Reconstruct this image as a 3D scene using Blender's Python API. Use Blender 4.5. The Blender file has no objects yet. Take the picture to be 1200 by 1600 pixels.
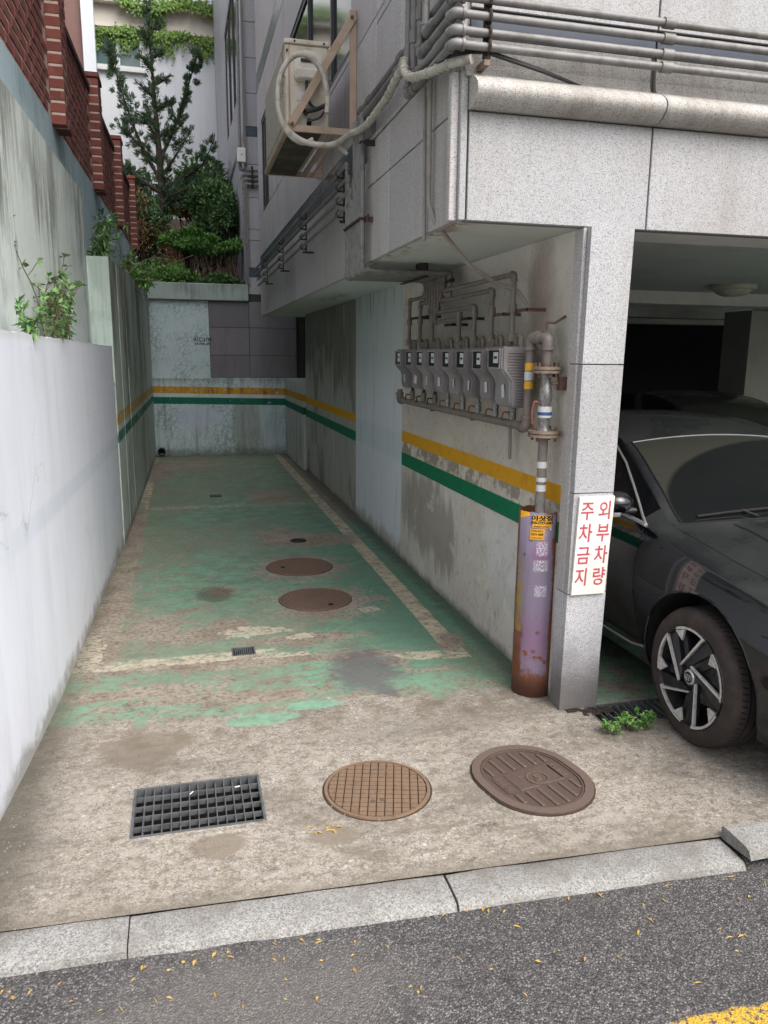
import bpy, bmesh, math, random
from mathutils import Vector, Matrix
random.seed(7)
rnd = random.random
def ru(a, b): return a + (b - a) * rnd()
SC = bpy.context.scene
COL = SC.collection

# ------------------------------------------------------------------ camera
cam_data = bpy.data.cameras.new('camera')
cam_data.sensor_fit = 'VERTICAL'
cam_data.sensor_height = 36.0
cam_data.lens = 36.0 * 1205 / 1600
cam_data.clip_start = 0.05
cam_data.clip_end = 600
cam = bpy.data.objects.new('camera', cam_data)
COL.objects.link(cam)
cam.matrix_world = Matrix(((0.96851948, 0.04122998, -0.24549969, 0),
                           (-0.2487815, 0.19524624, -0.94867627, 0),
                           (0.00881899, 0.97988724, 0.19935704, 1.65),
                           (0, 0, 0, 1)))
SC.camera = cam

# ------------------------------------------------------------------ light
world = bpy.data.worlds.new('World')
SC.world = world
world.use_nodes = True
wn = world.node_tree.nodes
wl = world.node_tree.links
wn.clear()
sky = wn.new('ShaderNodeTexSky')
sky.sky_type = 'NISHITA'
sky.sun_disc = False
sky.sun_elevation = math.radians(50)
sky.sun_rotation = math.radians(150)
sky.air_density = 1.0
sky.dust_density = 6.0
sky.ozone_density = 1.0
hs = wn.new('ShaderNodeHueSaturation')
hs.inputs['Saturation'].default_value = 0.42
bg = wn.new('ShaderNodeBackground')
bg.inputs['Strength'].default_value = 0.14
wo = wn.new('ShaderNodeOutputWorld')
wl.new(sky.outputs[0], hs.inputs['Color'])
wl.new(hs.outputs[0], bg.inputs['Color'])
wl.new(bg.outputs[0], wo.inputs['Surface'])

sun_data = bpy.data.lights.new('sun', 'SUN')
sun_data.energy = 0.5
sun_data.angle = math.radians(50)
sun_data.color = (1.0, 0.98, 0.95)
sun = bpy.data.objects.new('sun', sun_data)
COL.objects.link(sun)
el, az = math.radians(50), math.radians(150)
sd = Vector((math.sin(az) * math.cos(el), math.cos(az) * math.cos(el), math.sin(el)))
sun.rotation_euler = sd.to_track_quat('Z', 'Y').to_euler()

vs = SC.view_settings
vs.view_transform = 'Standard'
vs.look = 'None'
vs.exposure = 1.1
vs.gamma = 1
vs.use_curve_mapping = False

# ------------------------------------------------------------------ material language
class S:
    def __init__(s, g, sock): s.g, s.s = g, sock
    def _m(s, op, o, rev=False):
        return s.g.math(op, o, s) if rev else s.g.math(op, s, o)
    def __add__(s, o): return s._m('ADD', o)
    def __radd__(s, o): return s._m('ADD', o)
    def __sub__(s, o): return s._m('SUBTRACT', o)
    def __rsub__(s, o): return s._m('SUBTRACT', o, True)
    def __mul__(s, o): return s._m('MULTIPLY', o)
    def __rmul__(s, o): return s._m('MULTIPLY', o)
    def __truediv__(s, o): return s._m('DIVIDE', o)

def lin(v):
    v = v / 255.0
    return v / 12.92 if v <= 0.04045 else ((v + 0.055) / 1.055) ** 2.4
def rgb(r, g, b): return (lin(r), lin(g), lin(b), 1.0)

class G:
    def __init__(s, name):
        s.m = bpy.data.materials.new(name)
        s.m.use_nodes = True
        s.t = s.m.node_tree
        s.t.nodes.clear()
        s.geo = s.n('ShaderNodeNewGeometry')
        s.pos = s.geo.outputs['Position']
        sp = s.n('ShaderNodeSeparateXYZ')
        s.l(s.pos, sp.inputs[0])
        s.x, s.y, s.z = (S(s, sp.outputs[i]) for i in range(3))
    def n(s, t): return s.t.nodes.new(t)
    def l(s, a, b): s.t.links.new(a, b)
    def put(s, v, inp):
        if isinstance(v, S): s.l(v.s, inp)
        elif hasattr(v, 'is_output'): s.l(v, inp)
        else: inp.default_value = v
    def math(s, op, a, b=None, c=None, clamp=False):
        n = s.n('ShaderNodeMath'); n.operation = op; n.use_clamp = clamp
        s.put(a, n.inputs[0])
        if b is not None: s.put(b, n.inputs[1])
        if c is not None: s.put(c, n.inputs[2])
        return S(s, n.outputs[0])
    def vec(s, x, y, z):
        n = s.n('ShaderNodeCombineXYZ')
        for i, v in enumerate((x, y, z)): s.put(v, n.inputs[i])
        return n.outputs[0]
    def obj(s):
        n = s.n('ShaderNodeTexCoord'); return n.outputs['Object']
    def objxyz(s):
        sp = s.n('ShaderNodeSeparateXYZ'); s.l(s.obj(), sp.inputs[0])
        return tuple(S(s, sp.outputs[i]) for i in range(3))
    def noise(s, sc, det=4, rough=.55, v=None, dist=0):
        n = s.n('ShaderNodeTexNoise')
        n.inputs['Scale'].default_value = sc
        n.inputs['Detail'].default_value = det
        n.inputs['Roughness'].default_value = rough
        n.inputs['Distortion'].default_value = dist
        s.l(v if v is not None else s.pos, n.inputs['Vector'])
        return S(s, n.outputs[0])
    def vor(s, sc, feat='F1', v=None, rnd=1, out='Distance'):
        n = s.n('ShaderNodeTexVoronoi'); n.feature = feat
        n.inputs['Scale'].default_value = sc
        n.inputs['Randomness'].default_value = rnd
        s.l(v if v is not None else s.pos, n.inputs['Vector'])
        return S(s, n.outputs[out])
    def sm(s, v, a, b, lo=0., hi=1., kind='SMOOTHSTEP'):
        n = s.n('ShaderNodeMapRange'); n.interpolation_type = kind; n.clamp = True
        fl = a > b
        if fl: a, b, lo, hi = b, a, hi, lo
        s.put(v, n.inputs[0])
        for i, q in zip((1, 2, 3, 4), (a, b, lo, hi)): n.inputs[i].default_value = q
        return S(s, n.outputs[0])
    def band(s, v, a, b, e=.01):
        return s.sm(v, a - e, a + e) * s.sm(v, b + e, b - e)
    def box(s, x0, x1, y0, y1, e=.02, xs=None, ys=None):
        return s.band(xs if xs is not None else s.x, x0, x1, e) * s.band(ys if ys is not None else s.y, y0, y1, e)
    def ell(s, cx, cy, rx, ry, w=None, soft=.25, xs=None, ys=None):
        a = ((xs if xs is not None else s.x) - cx) / rx
        b = ((ys if ys is not None else s.y) - cy) / ry
        d = s.math('SQRT', a * a + b * b)
        if w is not None: d = d + w
        return s.sm(d, 1 + soft, 1 - soft)
    def mx(s, *a):
        r = a[0]
        for q in a[1:]: r = s.math('MAXIMUM', r, q)
        return r
    def clamp(s, v): return s.math('ADD', v, 0.0, clamp=True)
    def mix(s, f, a, b, mode='MIX'):
        n = s.n('ShaderNodeMix'); n.data_type = 'RGBA'; n.blend_type = mode
        s.put(f, n.inputs[0])
        ca = [i for i in n.inputs if i.type == 'RGBA']
        s.put(a, ca[0]); s.put(b, ca[1])
        return S(s, [o for o in n.outputs if o.type == 'RGBA'][0])
    def ramp(s, v, stops):
        n = s.n('ShaderNodeValToRGB')
        s.put(v, n.inputs[0])
        cr = n.color_ramp
        while len(cr.elements) < len(stops): cr.elements.new(0.5)
        for e, (p, c) in zip(cr.elements, stops): e.position = p; e.color = c
        return S(s, n.outputs[0])
    def out(s, col, rough=.8, metal=0., bump=None, bs=.3, bd=.01, spec=.5, coat=0., **kw):
        p = s.n('ShaderNodeBsdfPrincipled')
        s.put(col, p.inputs['Base Color'])
        s.put(rough, p.inputs['Roughness'])
        s.put(metal, p.inputs['Metallic'])
        p.inputs['Specular IOR Level'].default_value = spec
        p.inputs['Coat Weight'].default_value = coat
        for k, v in kw.items(): s.put(v, p.inputs[k.replace('_', ' ')])
        if bump is not None:
            b = s.n('ShaderNodeBump')
            b.inputs['Strength'].default_value = bs
            b.inputs['Distance'].default_value = bd
            s.put(bump, b.inputs['Height'])
            s.l(b.outputs[0], p.inputs['Normal'])
        o = s.n('ShaderNodeOutputMaterial')
        s.l(p.outputs[0], o.inputs[0])
        return s.m

def rand_obj(g):
    n = g.n('ShaderNodeObjectInfo')
    return S(g, n.outputs['Random'])

def simple(name, col, rough=.6, metal=0., dirt=.25, dcol=None, sc=14., bump=.0, **kw):
    g = G(name)
    a = g.noise(sc, 5, .6)
    f = g.sm(a, .42, .7) * dirt
    c = g.mix(f, col, dcol if dcol else tuple(q * .45 for q in col[:3]) + (1,))
    c = g.mix(g.noise(sc * 6, 2) * .16, c, (0, 0, 0, 1))
    return g.out(c, rough, metal, bump=(g.noise(sc * 8, 3) if bump else None), bs=bump, bd=.003, **kw)

def granite(name, base, dark, light, stain=0.35, rough=.55, stain_col=rgb(120, 112, 100)):
    g = G(name)
    v = g.vor(330, 'F1', out='Color')
    sp = g.n('ShaderNodeSeparateColor'); g.l(v.s, sp.inputs[0])
    r = S(g, sp.outputs[0])
    c = g.ramp(r, [(0.0, dark), (0.11, dark), (0.16, base), (0.75, base), (0.9, light)])
    fine = g.noise(190, 3, .7)
    c = g.mix(g.sm(fine, .35, .62) * .5, g.mix(.35, c, dark), c)
    pv = rand_obj(g)
    c = g.mix(pv * .34, c, dark)
    big = g.noise(1.6, 5, .6)
    c = g.mix(g.sm(big, .4, .68) * .2, c, stain_col)
    st = g.noise(1.0, 5, .62, v=g.vec(g.x * 3.2, g.y * 3.2, g.z * .8))
    c = g.mix(g.sm(st, .45, .75) * stain, c, stain_col)
    st2 = g.noise(1.0, 4, .6, v=g.vec(g.x * 14, g.y * 14, g.z * .7))
    c = g.mix(g.sm(st2, .52, .75) * stain * .7, c, stain_col)
    return g.out(c, rough, bump=fine, bs=.12, bd=.002)

M = {}
M['granite_front'] = granite('granite_front', rgb(178, 179, 181), rgb(116, 116, 120), rgb(202, 203, 205), .28)
M['granite_side'] = granite('granite_side', rgb(206, 202, 200), rgb(124, 122, 126), rgb(228, 225, 224), .5, stain_col=rgb(150, 141, 130))
M['granite_far'] = granite('granite_far', rgb(196, 196, 202), rgb(128, 128, 136), rgb(214, 214, 220), .35, stain_col=rgb(126, 122, 120))
M['granite_dark'] = granite('granite_dark', rgb(134, 131, 136), rgb(82, 80, 86), rgb(156, 154, 158), .5, stain_col=rgb(88, 80, 76))
M['tile_dark'] = simple('tile_dark', rgb(66, 78, 92), .3, dirt=.5, dcol=rgb(92, 98, 106), sc=5)
M['tile_front'] = simple('tile_front', rgb(64, 72, 88), .4, dirt=.3, dcol=rgb(86, 90, 98), sc=6)
M['joint'] = simple('joint', rgb(64, 62, 60), .9)
M['sealant'] = simple('sealant', rgb(120, 118, 116), .7)

def cornice_mat():
    g = G('cornice_stone')
    v = g.vor(330, 'F1', out='Color'); sp = g.n('ShaderNodeSeparateColor'); g.l(v.s, sp.inputs[0])
    c = g.ramp(S(g, sp.outputs[0]), [(0, rgb(112, 110, 108)), (.2, rgb(166, 163, 159)), (.8, rgb(188, 185, 180))])
    drip = g.noise(1.0, 5, .65, v=g.vec(g.x * 18, g.y * 6, g.z * 2))
    c = g.mix(g.sm(drip, .42, .72) * .45, c, rgb(122, 115, 106))
    c = g.mix(g.sm(g.noise(2.0, 5, .65), .4, .65) * .4, c, rgb(128, 122, 114))
    fine = g.noise(120, 4, .7)
    c = g.mix(g.sm(fine, .5, .7) * .35, c, rgb(90, 82, 74))
    return g.out(c, .75, bump=fine, bs=.2, bd=.003)
M['cornice'] = cornice_mat()

# ---- ground floor of the alley, one continuous sheet
def floor_mat():
    g = G('painted_concrete_floor')
    x, y = g.x, g.y
    n1 = g.noise(2.2, 6, .65); n2 = g.noise(9, 6, .7); n3 = g.noise(38, 5, .7)
    # peeling reads as thin flakes that run across the slab
    fl = g.noise(1, 8, .74, v=g.vec(x * 5.5, y * 8.5, 0), dist=.35)
    fl2 = g.noise(1, 6, .74, v=g.vec(x * 18, y * 28, 0), dist=.3)
    w = (n2 - .5) * 2.4 + (n3 - .5) * 1.3 + (fl2 - .5) * 1.6
    # bare concrete
    v = g.vor(230, 'F1', out='Color'); sp = g.n('ShaderNodeSeparateColor'); g.l(v.s, sp.inputs[0])
    agg = g.ramp(S(g, sp.outputs[0]), [(0, rgb(96, 91, 86)), (.15, rgb(134, 127, 118)), (.55, rgb(150, 143, 134)), (.88, rgb(176, 170, 162))])
    agg = g.mix(g.sm(n2, .35, .7) * .5, agg, rgb(146, 138, 124))
    v2 = g.vor(46, 'F1', out='Color'); sp2 = g.n('ShaderNodeSeparateColor'); g.l(v2.s, sp2.inputs[0])
    vd = g.vor(46, 'F1')
    peb = g.sm(vd, .38, .3) * g.sm(S(g, sp2.outputs[0]), .7, .74)
    agg = g.mix(peb * .6, agg, g.ramp(S(g, sp2.outputs[1]), [(0, rgb(120, 110, 100)), (.5, rgb(170, 160, 150)), (1, rgb(206, 202, 196))]))
    agg = g.mix(g.sm(n1, .4, .68) * .4, agg, rgb(112, 105, 96))
    agg = g.mix(g.sm(n3, .52, .62) * .4, agg, rgb(84, 78, 70))
    pn = g.noise(1, 8, .76, v=g.vec(x * 2.2, y * 3.4, 5), dist=.3)
    agg = g.mix(g.sm(fl2, .52, .6) * .5, agg, rgb(92, 86, 76))
    agg = g.mix(g.sm(fl2, .44, .38) * .35, agg, rgb(176, 171, 162))
    agg = g.mix(g.sm(pn, .52, .6) * .5, agg, rgb(104, 97, 86))
    agg = g.mix(g.sm(pn, .44, .38) * .4, agg, rgb(166, 161, 152))
    smth = g.ell(.05, 2.42, .1, .07, (n2 - .5) * 1.2, .15)
    smth = g.mx(smth, g.ell(-.25, 3.1, .12, .08, (n2 - .5) * 1.4, .12), g.ell(.45, 2.38, .09, .05, (n2 - .5) * 1.4, .2), g.ell(-.2, 3.2, .2, .1, (n2 - .5) * 1.6, .12))
    agg = g.mix(smth * .8, agg, rgb(122, 112, 100))
    wetd = g.ell(1.0, 3.1, .5, .12, (n1 - .5) * 1.4, .5)
    agg = g.mix(wetd * .35, agg, rgb(104, 98, 90))
    kd = g.sm(y + x * .045 + (n2 - .5) * .08, 2.22, 2.13)
    agg = g.mix(kd * .55, agg, rgb(108, 100, 88))
    lf = g.sm(x + (n2 - .5) * .3, -.35, -.7)
    agg = g.mix(lf * .5, agg, rgb(96, 92, 84))
    # dirty old concrete under the paint
    bare = g.mix(n2, rgb(120, 111, 98), rgb(170, 162, 150))
    bare = g.mix(g.sm(big_b := g.noise(3.1, 5, .7), .42, .6) * .45, bare, rgb(112, 92, 78))
    bare = g.mix(g.sm(n3, .45, .62) * .6, bare, rgb(74, 68, 58))
    # green paint
    gr = g.ramp(n1, [(.25, rgb(88, 124, 106)), (.45, rgb(104, 138, 118)), (.62, rgb(120, 150, 130)), (.8, rgb(138, 164, 142))])
    near = g.sm(y + (n2 - .5) * .8, 4.4, 3.6)
    gr = g.mix(near * .45, gr, rgb(124, 158, 134))
    gr = g.mix(g.sm(y, 7.5, 12.0) * .4, gr, rgb(140, 144, 122))
    cleanr = g.sm(x + (n1 - .5) * .8, .85, 1.15) * g.band(y + (n1 - .5) * 1.5, 3.9, 7.5, .5)
    gr = g.mix(cleanr * .7, gr, rgb(86, 124, 106))
    dirt = g.sm(fl, .44, .62) * .6 * (1 - cleanr * .7)
    gr = g.mix(dirt, gr, rgb(80, 92, 76))
    gr = g.mix(g.sm(fl2, .54, .66) * .6 * (1 - cleanr * .8), gr, rgb(70, 74, 62))
    big = g.noise(1, 5, .6, v=g.vec(x * 1.1 + 7, y * .8, 3))
    worn = g.sm(big + (n2 - .5) * .35 + g.sm(x, 1.0, -.5) * .1, .47, .66) * (1 - cleanr * .8)
    gr = g.mix(worn * .5, gr, g.mix(n2, rgb(100, 104, 88), rgb(142, 146, 128)))
    gr = g.mix(g.sm(fl2 + (big - .5) * .6, .5, .58) * .38 * (1 - cleanr * .6), gr, rgb(104, 112, 94))
    gr = g.mix(g.sm(g.noise(60, 4, .75), .56, .64) * .35, gr, rgb(78, 80, 68))
    # parking lines
    wl_ = (n2 - .5) * .05
    lr = x + (y - 4.0) * -.004 + wl_ * .6
    lineR = g.band(lr, 1.385, 1.50, .006) * g.sm(y, 3.9, 3.92)
    lineL = g.band(x + wl_, -.62, -.42, .01) * g.sm(y, 4.0, 4.05) * g.sm(fl2 + (n2 - .5) * .6, .58, .5)
    lineB = g.band(y + wl_ + (x - 1) * .1, 3.86, 3.98, .01) * g.mx(g.band(x, 1.07, 1.50, .01))
    lineB2 = g.band(y + wl_ - (x + .6) * .0, 4.05, 4.19, .01) * g.band(x, -.62, .45, .02) * g.sm(fl2 + (fl - .5) * .6, .56, .5)
    lineM = g.band(y + wl_, 8.45, 8.62, .02) * g.band(x, -.6, 1.4, .02) * .55 * g.sm(fl2, .54, .46)
    cream = g.mix(n2, rgb(196, 186, 164), rgb(172, 164, 142))
    cream = g.mix(g.sm(fl2, .5, .64) * .8, cream, rgb(104, 94, 80))
    cream = g.mix(g.sm(n2, .5, .62) * .6, cream, rgb(128, 118, 100))
    line = g.mx(lineR, lineL, lineB * g.sm(fl2, .58, .5), lineB2 * .8, lineM)
    lw = g.sm(fl, .62, .5)
    lw2 = g.sm(x, .0, .3)
    col = g.mix(line * g.mx(lw, lw2 * .8), gr, cream)
    # bare patches
    P = [(-.37, 11.4, .2, .8), (.0, 12.0, .4, .3), (.93, 9.0, .22, .35), (1.12, 6.75, .32, .22), (.8, 6.95, .18, .3),
         (-.25, 4.68, .16, .22), (-.02, 4.5, .24, .1), (.2, 4.62, .12, .1), (.62, 4.3, .3, .08), (.9, 3.98, .2, .06),
         (-.52, 5.3, .1, .9), (-.5, 7.3, .09, 1.2), (-.55, 4.4, .12, .4), (1.42, 4.0, .06, .07), (1.47, 4.1, .07, .1),
         (.1, 4.05, .6, .06), (-.3, 3.75, .4, .06), (.0, 3.62, .3, .05), (.3, 3.55, .25, .05), (.88, 4.95, .3, .28), (.84, 5.87, .3, .3),
         (.2, 5.35, .1, .12), (1.05, 3.85, .08, .05), (.45, 4.0, .5, .05)]
    pm = None
    for (cx, cy, rx, ry) in P:
        e = g.ell(cx, cy, rx * 1.15, ry * 1.15, w * 1.35, .08)
        pm = e if pm is None else g.mx(pm, e)
    flakes = g.sm(fl + (fl2 - .5) * .5 - cleanr * .1 + worn * .05, .585, .6) * g.sm(n1, .34, .5)
    strong = g.sm(y, 4.35, 3.5) * .09
    flakes2 = g.sm(fl + (fl2 - .5) * .5 + strong - cleanr * .1, .615, .63)
    edgeR = g.band(x + (n2 - .5) * .12, 1.52, 1.72, .02) * g.sm(y + (n1 - .5) * 6, 6.5, 8.5)
    col = g.mix(g.clamp(g.mx(flakes, flakes2, edgeR * .8)) * .9, col, bare)
    col = g.mix(pm, col, bare)
    Q = [(.33, 4.5, .17, .09), (.5, 4.47, .1, .03), (.62, 4.35, .08, .05), (-.56, 4.35, .07, .25), (-.45, 4.1, .2, .035), (.0, 4.1, .25, .03), (.48, 4.08, .16, .03), (.95, 4.9, .06, .03), (1.12, 4.75, .07, .05)]
    qm = None
    for (cx, cy, rx, ry) in Q:
        e = g.ell(cx, cy, rx, ry, w, .1)
        qm = e if qm is None else g.mx(qm, e)
    col = g.mix(qm * g.sm(fl2 + (n3 - .5) * .4, .58, .5), col, g.mix(n2, rgb(190, 182, 164), rgb(150, 142, 126)))
    # oil smear
    oil = g.ell(.88, 3.78, .17, .3, (n2 - .5) * 1.6 + (fl2 - .5) * 1.6 + (n1 - .5) * .8, .35)
    oil2 = g.ell(.92, 3.42, .06, .24, (n2 - .5) * .8 + (fl2 - .5) * 1.2, .4)
    col = g.mix(g.mx(oil * .8, oil2 * .8), col, rgb(92, 88, 92))
    soot = g.ell(.16, 5.3, .13, .16, (n2 - .5) * 1.4 + (fl2 - .5) * 1.6, .3)
    col = g.mix(soot * .6, col, rgb(62, 62, 52))
    # paint limit against the apron
    edge = y + (n2 - .5) * .22 + (n1 - .5) * .5 + (fl - .5) * .25
    paint = g.sm(edge, 3.40, 3.43) * g.sm(x * .24 + edge, 3.30, 3.36)
    paint = g.mx(paint, g.sm(x, 1.86, 1.88) * g.sm(y + (n2 - .5) * .04, 3.10, 3.13))
    extra = g.ell(.3, 3.33, .17, .06, w * .7, .1)
    extra2 = g.ell(.52, 3.42, .14, .05, w * .7, .1)
    green_in = g.mx(paint)
    col = g.mix(green_in, agg, col)
    col = g.mix(g.mx(extra, extra2), col, rgb(120, 156, 134))
    brown = g.band(edge, 3.2, 3.42, .08) * g.sm(n2, .42, .6)
    col = g.mix(brown * .55, col, rgb(104, 92, 80))
    # grime close to the walls
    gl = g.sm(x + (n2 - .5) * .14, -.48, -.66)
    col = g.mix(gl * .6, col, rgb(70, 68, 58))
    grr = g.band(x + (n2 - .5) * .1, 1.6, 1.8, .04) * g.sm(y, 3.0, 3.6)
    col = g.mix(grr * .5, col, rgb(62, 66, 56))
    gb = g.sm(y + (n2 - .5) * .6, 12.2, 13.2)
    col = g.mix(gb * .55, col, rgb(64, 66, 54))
    dk = g.sm(n1, .5, .8) * .3
    col = g.mix(dk, col, rgb(60, 58, 50))
    # cracks
    cv = g.vor(1.1, 'DISTANCE_TO_EDGE', v=g.vec(x + (n2 - .5) * .7 + (n1 - .5) * .8, y + (fl - .5) * .7 + (n2 - .5) * .3, 0))
    cr = g.sm(cv, .006, .001) * g.sm(g.noise(2.6, 3, .6), .52, .58)
    col = g.mix(cr * .7, col, rgb(48, 44, 40))
    h = n3 * .5 + fl * .3 * green_in + g.math('MULTIPLY', peb, .25) + S(g, sp.outputs[0]) * (1 - green_in) * .35
    rough = g.sm(n2, .3, .7, .6, .92)
    return g.out(col, rough, bump=h, bs=.55, bd=.006, spec=.3)
M['floor'] = floor_mat()

def asphalt_mat():
    g = G('asphalt')
    v = g.vor(170, 'F1', out='Color'); sp = g.n('ShaderNodeSeparateColor'); g.l(v.s, sp.inputs[0])
    d = g.vor(170, 'F1')
    a = S(g, sp.outputs[0])
    col = g.ramp(a, [(0, rgb(64, 63, 65)), (.4, rgb(94, 92, 93)), (.8, rgb(120, 117, 117)), (.94, rgb(148, 145, 142))])
    n = g.noise(1.2, 5, .6); n2 = g.noise(14, 5, .6)
    col = g.mix(g.sm(n, .4, .7) * .4, col, rgb(98, 92, 88))
    col = g.mix(g.sm(n2, .5, .7) * .35, col, rgb(48, 47, 48))
    col = g.mix(g.sm(d, .25, .6) * .6, col, rgb(44, 43, 44))
    pt = g.ell(.1, 1.75, .45, .2, (n2 - .5) * .8, .5)
    col = g.mix(pt * .5, col, rgb(112, 108, 104))
    # yellow line
    e = (n2 - .5) * .05
    ym = g.band(g.y + e + (g.x - 1.2) * .015, 1.30, 1.447, .006) * g.sm(g.x + e * 3, 1.12, 1.16)
    yw = g.sm(g.noise(60, 4, .7), .62, .5)
    col = g.mix(ym * yw, col, rgb(196, 158, 60))
    return g.out(col, .85, bump=d * -1 + g.noise(300, 2) * .3, bs=.7, bd=.006, spec=.3)
M['asphalt'] = asphalt_mat()

def kerb_mat():
    g = G('kerb_granite')
    v = g.vor(240, 'F1', out='Color'); sp = g.n('ShaderNodeSeparateColor'); g.l(v.s, sp.inputs[0])
    c = g.ramp(S(g, sp.outputs[0]), [(0, rgb(98, 98, 98)), (.2, rgb(124, 124, 123)), (.5, rgb(142, 142, 140)), (.9, rgb(164, 163, 160))])
    n = g.noise(6, 6, .65); n3 = g.noise(60, 4, .7)
    c = g.mix(g.sm(n, .42, .66) * .5, c, rgb(112, 107, 98))
    c = g.mix(g.sm(g.noise(2.2, 5, .65), .5, .62) * .3, c, rgb(100, 97, 92))
    back = g.sm(g.y + g.x * .045 + (n - .5) * .06, 2.1, 2.17)
    c = g.mix(back * .6, c, rgb(104, 98, 88))
    c = g.mix(g.sm(n3, .55, .7) * .3, c, rgb(84, 80, 76))
    c = g.mix(rand_obj(g) * .15, c, rgb(110, 104, 98))
    return g.out(c, .8, bump=n3 + S(g, sp.outputs[0]) * .3, bs=.6, bd=.006)
M['kerb'] = kerb_mat()

# ---- right hand alley wall with patches, stripes and stains
def right_wall_mat():
    g = G('alley_wall_render')
    y, z = g.y, g.z
    n1 = g.noise(1.6, 6, .62); n2 = g.noise(8, 6, .68); n3 = g.noise(60, 4, .7)
    stv = g.noise(1, 6, .65, v=g.vec(g.x * 9, y * 9, z * 1.0), dist=.2)
    fine = g.noise(1, 5, .7, v=g.vec(0, y * 45, z * 16), dist=1.5)
    # near stretch: warm grey trowelled render
    a = g.mix(n2, rgb(200, 194, 184), rgb(222, 218, 210))
    a = g.mix(g.sm(n1, .4, .66) * .4, a, rgb(172, 162, 148))
    low = g.sm(z, .8, .3)
    a = g.mix(low * .35, a, rgb(186, 184, 180))
    blot = g.ell(5.4, .52, .52, .28, (stv - .5) * 2.2 + (n1 - .5) * 1.2, .3, xs=y, ys=z)
    blot2 = g.ell(4.9, .42, .25, .26, (stv - .5) * 2.4, .3, xs=y, ys=z)
    a = g.mix(g.mx(blot, blot2) * .6, a, rgb(118, 113, 106))
    whitep = g.ell(3.8, .55, .4, .22, (n2 - .5) * .7, .5, xs=y, ys=z)
    a = g.mix(whitep * .6, a, rgb(206, 208, 212))
    wash = g.ell(5.4, 1.2, .4, .09, (n2 - .5) * 1.8, .2, xs=y, ys=z)
    wash2 = g.ell(3.95, 1.18, .22, .12, (n2 - .5) * 1.4, .3, xs=y, ys=z)
    a = g.mix(g.mx(wash, wash2) * .6, a, rgb(206, 204, 198))
    gap = g.band(z, .87, .985, .006)
    gp = g.mix(g.sm(n2, .46, .54), rgb(150, 142, 130), rgb(212, 206, 196))
    a = g.mix(gap * g.sm(y, 6.1, 5.9), a, gp)
    sootm = g.ell(4.6, 1.75, 1.25, .34, (n1 - .5) * 1.3, .5, xs=y, ys=z)
    a = g.mix(sootm * .55, a, rgb(112, 104, 96))
    rust = g.ell(3.55, 1.95, .12, .3, (n2 - .5) * 1.2, .6, xs=y, ys=z)
    a = g.mix(rust * .45, a, rgb(126, 98, 78))
    br = g.ell(4.4, 1.15, 1.6, .3, (n1 - .5) * 2.2 + (n2 - .5) * 1.2, .4, xs=y, ys=z)
    a = g.mix(br * .28, a, rgb(150, 134, 116))
    tp = g.sm(g.noise(1, 6, .68, v=g.vec(0, y * 3, z * 2.2), dist=.4), .5, .6)
    a = g.mix(tp * .2, a, rgb(138, 128, 116))
    pk = g.sm(g.noise(1, 6, .7, v=g.vec(3, y * 4, z * 4)), .6, .63)
    a = g.mix(pk * .5, a, rgb(214, 210, 202))
    fleck = g.sm(fine, .58, .64) * g.sm(n1, .34, .56)
    a = g.mix(fleck * .6, a, rgb(98, 88, 78))
    # centre: repainted pale panel
    b = g.mix(n2, rgb(206, 214, 218), rgb(218, 224, 232))
    ghost = g.band(z, .80, 1.03, .02)
    b = g.mix(ghost * .35, b, rgb(176, 198, 204))
    up = g.sm(z, 1.1, 2.1)
    b = g.mix(up * .5, b, rgb(172, 184, 176))
    b = g.mix(g.sm(stv, .5, .72) * .4, b, rgb(146, 158, 152))
    drips = g.sm(g.noise(1, 3, .5, v=g.vec(0, y * 14, z * .8)), .52, .62) * g.sm(z, 1.9, 2.15)
    b = g.mix(drips * .6, b, rgb(84, 94, 84))
    b = g.mix(g.sm(z + (n2 - .5) * .3, .18, .04) * .6, b, rgb(130, 124, 108))
    # far: wet grey render
    c = g.mix(n2, rgb(140, 141, 134), rgb(170, 170, 162))
    c = g.mix(g.sm(stv, .42, .66) * .65, c, rgb(112, 114, 102))
    c = g.mix(g.sm(g.noise(1, 5, .6, v=g.vec(0, y * 13, z * 1.1)), .56, .66) * .6, c, rgb(182, 184, 178))
    c = g.mix(g.sm(z + (n2 - .5) * .4, .5, .1) * .35, c, rgb(158, 156, 148))
    wet = g.sm(g.noise(1, 5, .62, v=g.vec(0, y * 1.6, z * 1.0), dist=.4) + g.sm(z, .9, 2.0) * .18, .52, .62)
    c = g.mix((1 - wet) * .45, c, rgb(184, 186, 180))
    c = g.mix(wet * .4, c, rgb(104, 106, 96))
    pale = g.ell(10.9, .9, .35, .5, (n2 - .5) * 1.2, .4, xs=y, ys=z)
    c = g.mix(pale * .4, c, rgb(186, 186, 178))
    dr = g.band(y, 8.96, 8.985, .008) * g.sm(z, 1.75, 1.6)
    dr2 = g.band(y + (n1 - .5) * .05, 10.3, 10.33, .01) * g.sm(z, 1.2, 1.1)
    c = g.mix(g.mx(dr, dr2) * .8, c, rgb(202, 202, 196))
    e = (n3 - .5) * .012
    s2 = g.sm(y + e, 5.97, 5.99); s3 = g.sm(y + e, 7.70, 7.72)
    col = g.mix(s2, a, b); col = g.mix(s3, col, c)
    stripe = g.mx(1 - s2, s3)
    stripe = g.mx(g.sm(y + e, 5.985, 5.97), s3)
    sc = (n3 - .5) * .006
    yel = g.band(z + sc, .972, 1.06, .003) * stripe
    gre = g.band(z + sc, .782, .885, .003) * stripe
    wear = g.mx(g.sm(n2, .72, .66), g.sm(y, 6.1, 6.0))
    farm = g.sm(y, 9, 12) * .35
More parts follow.
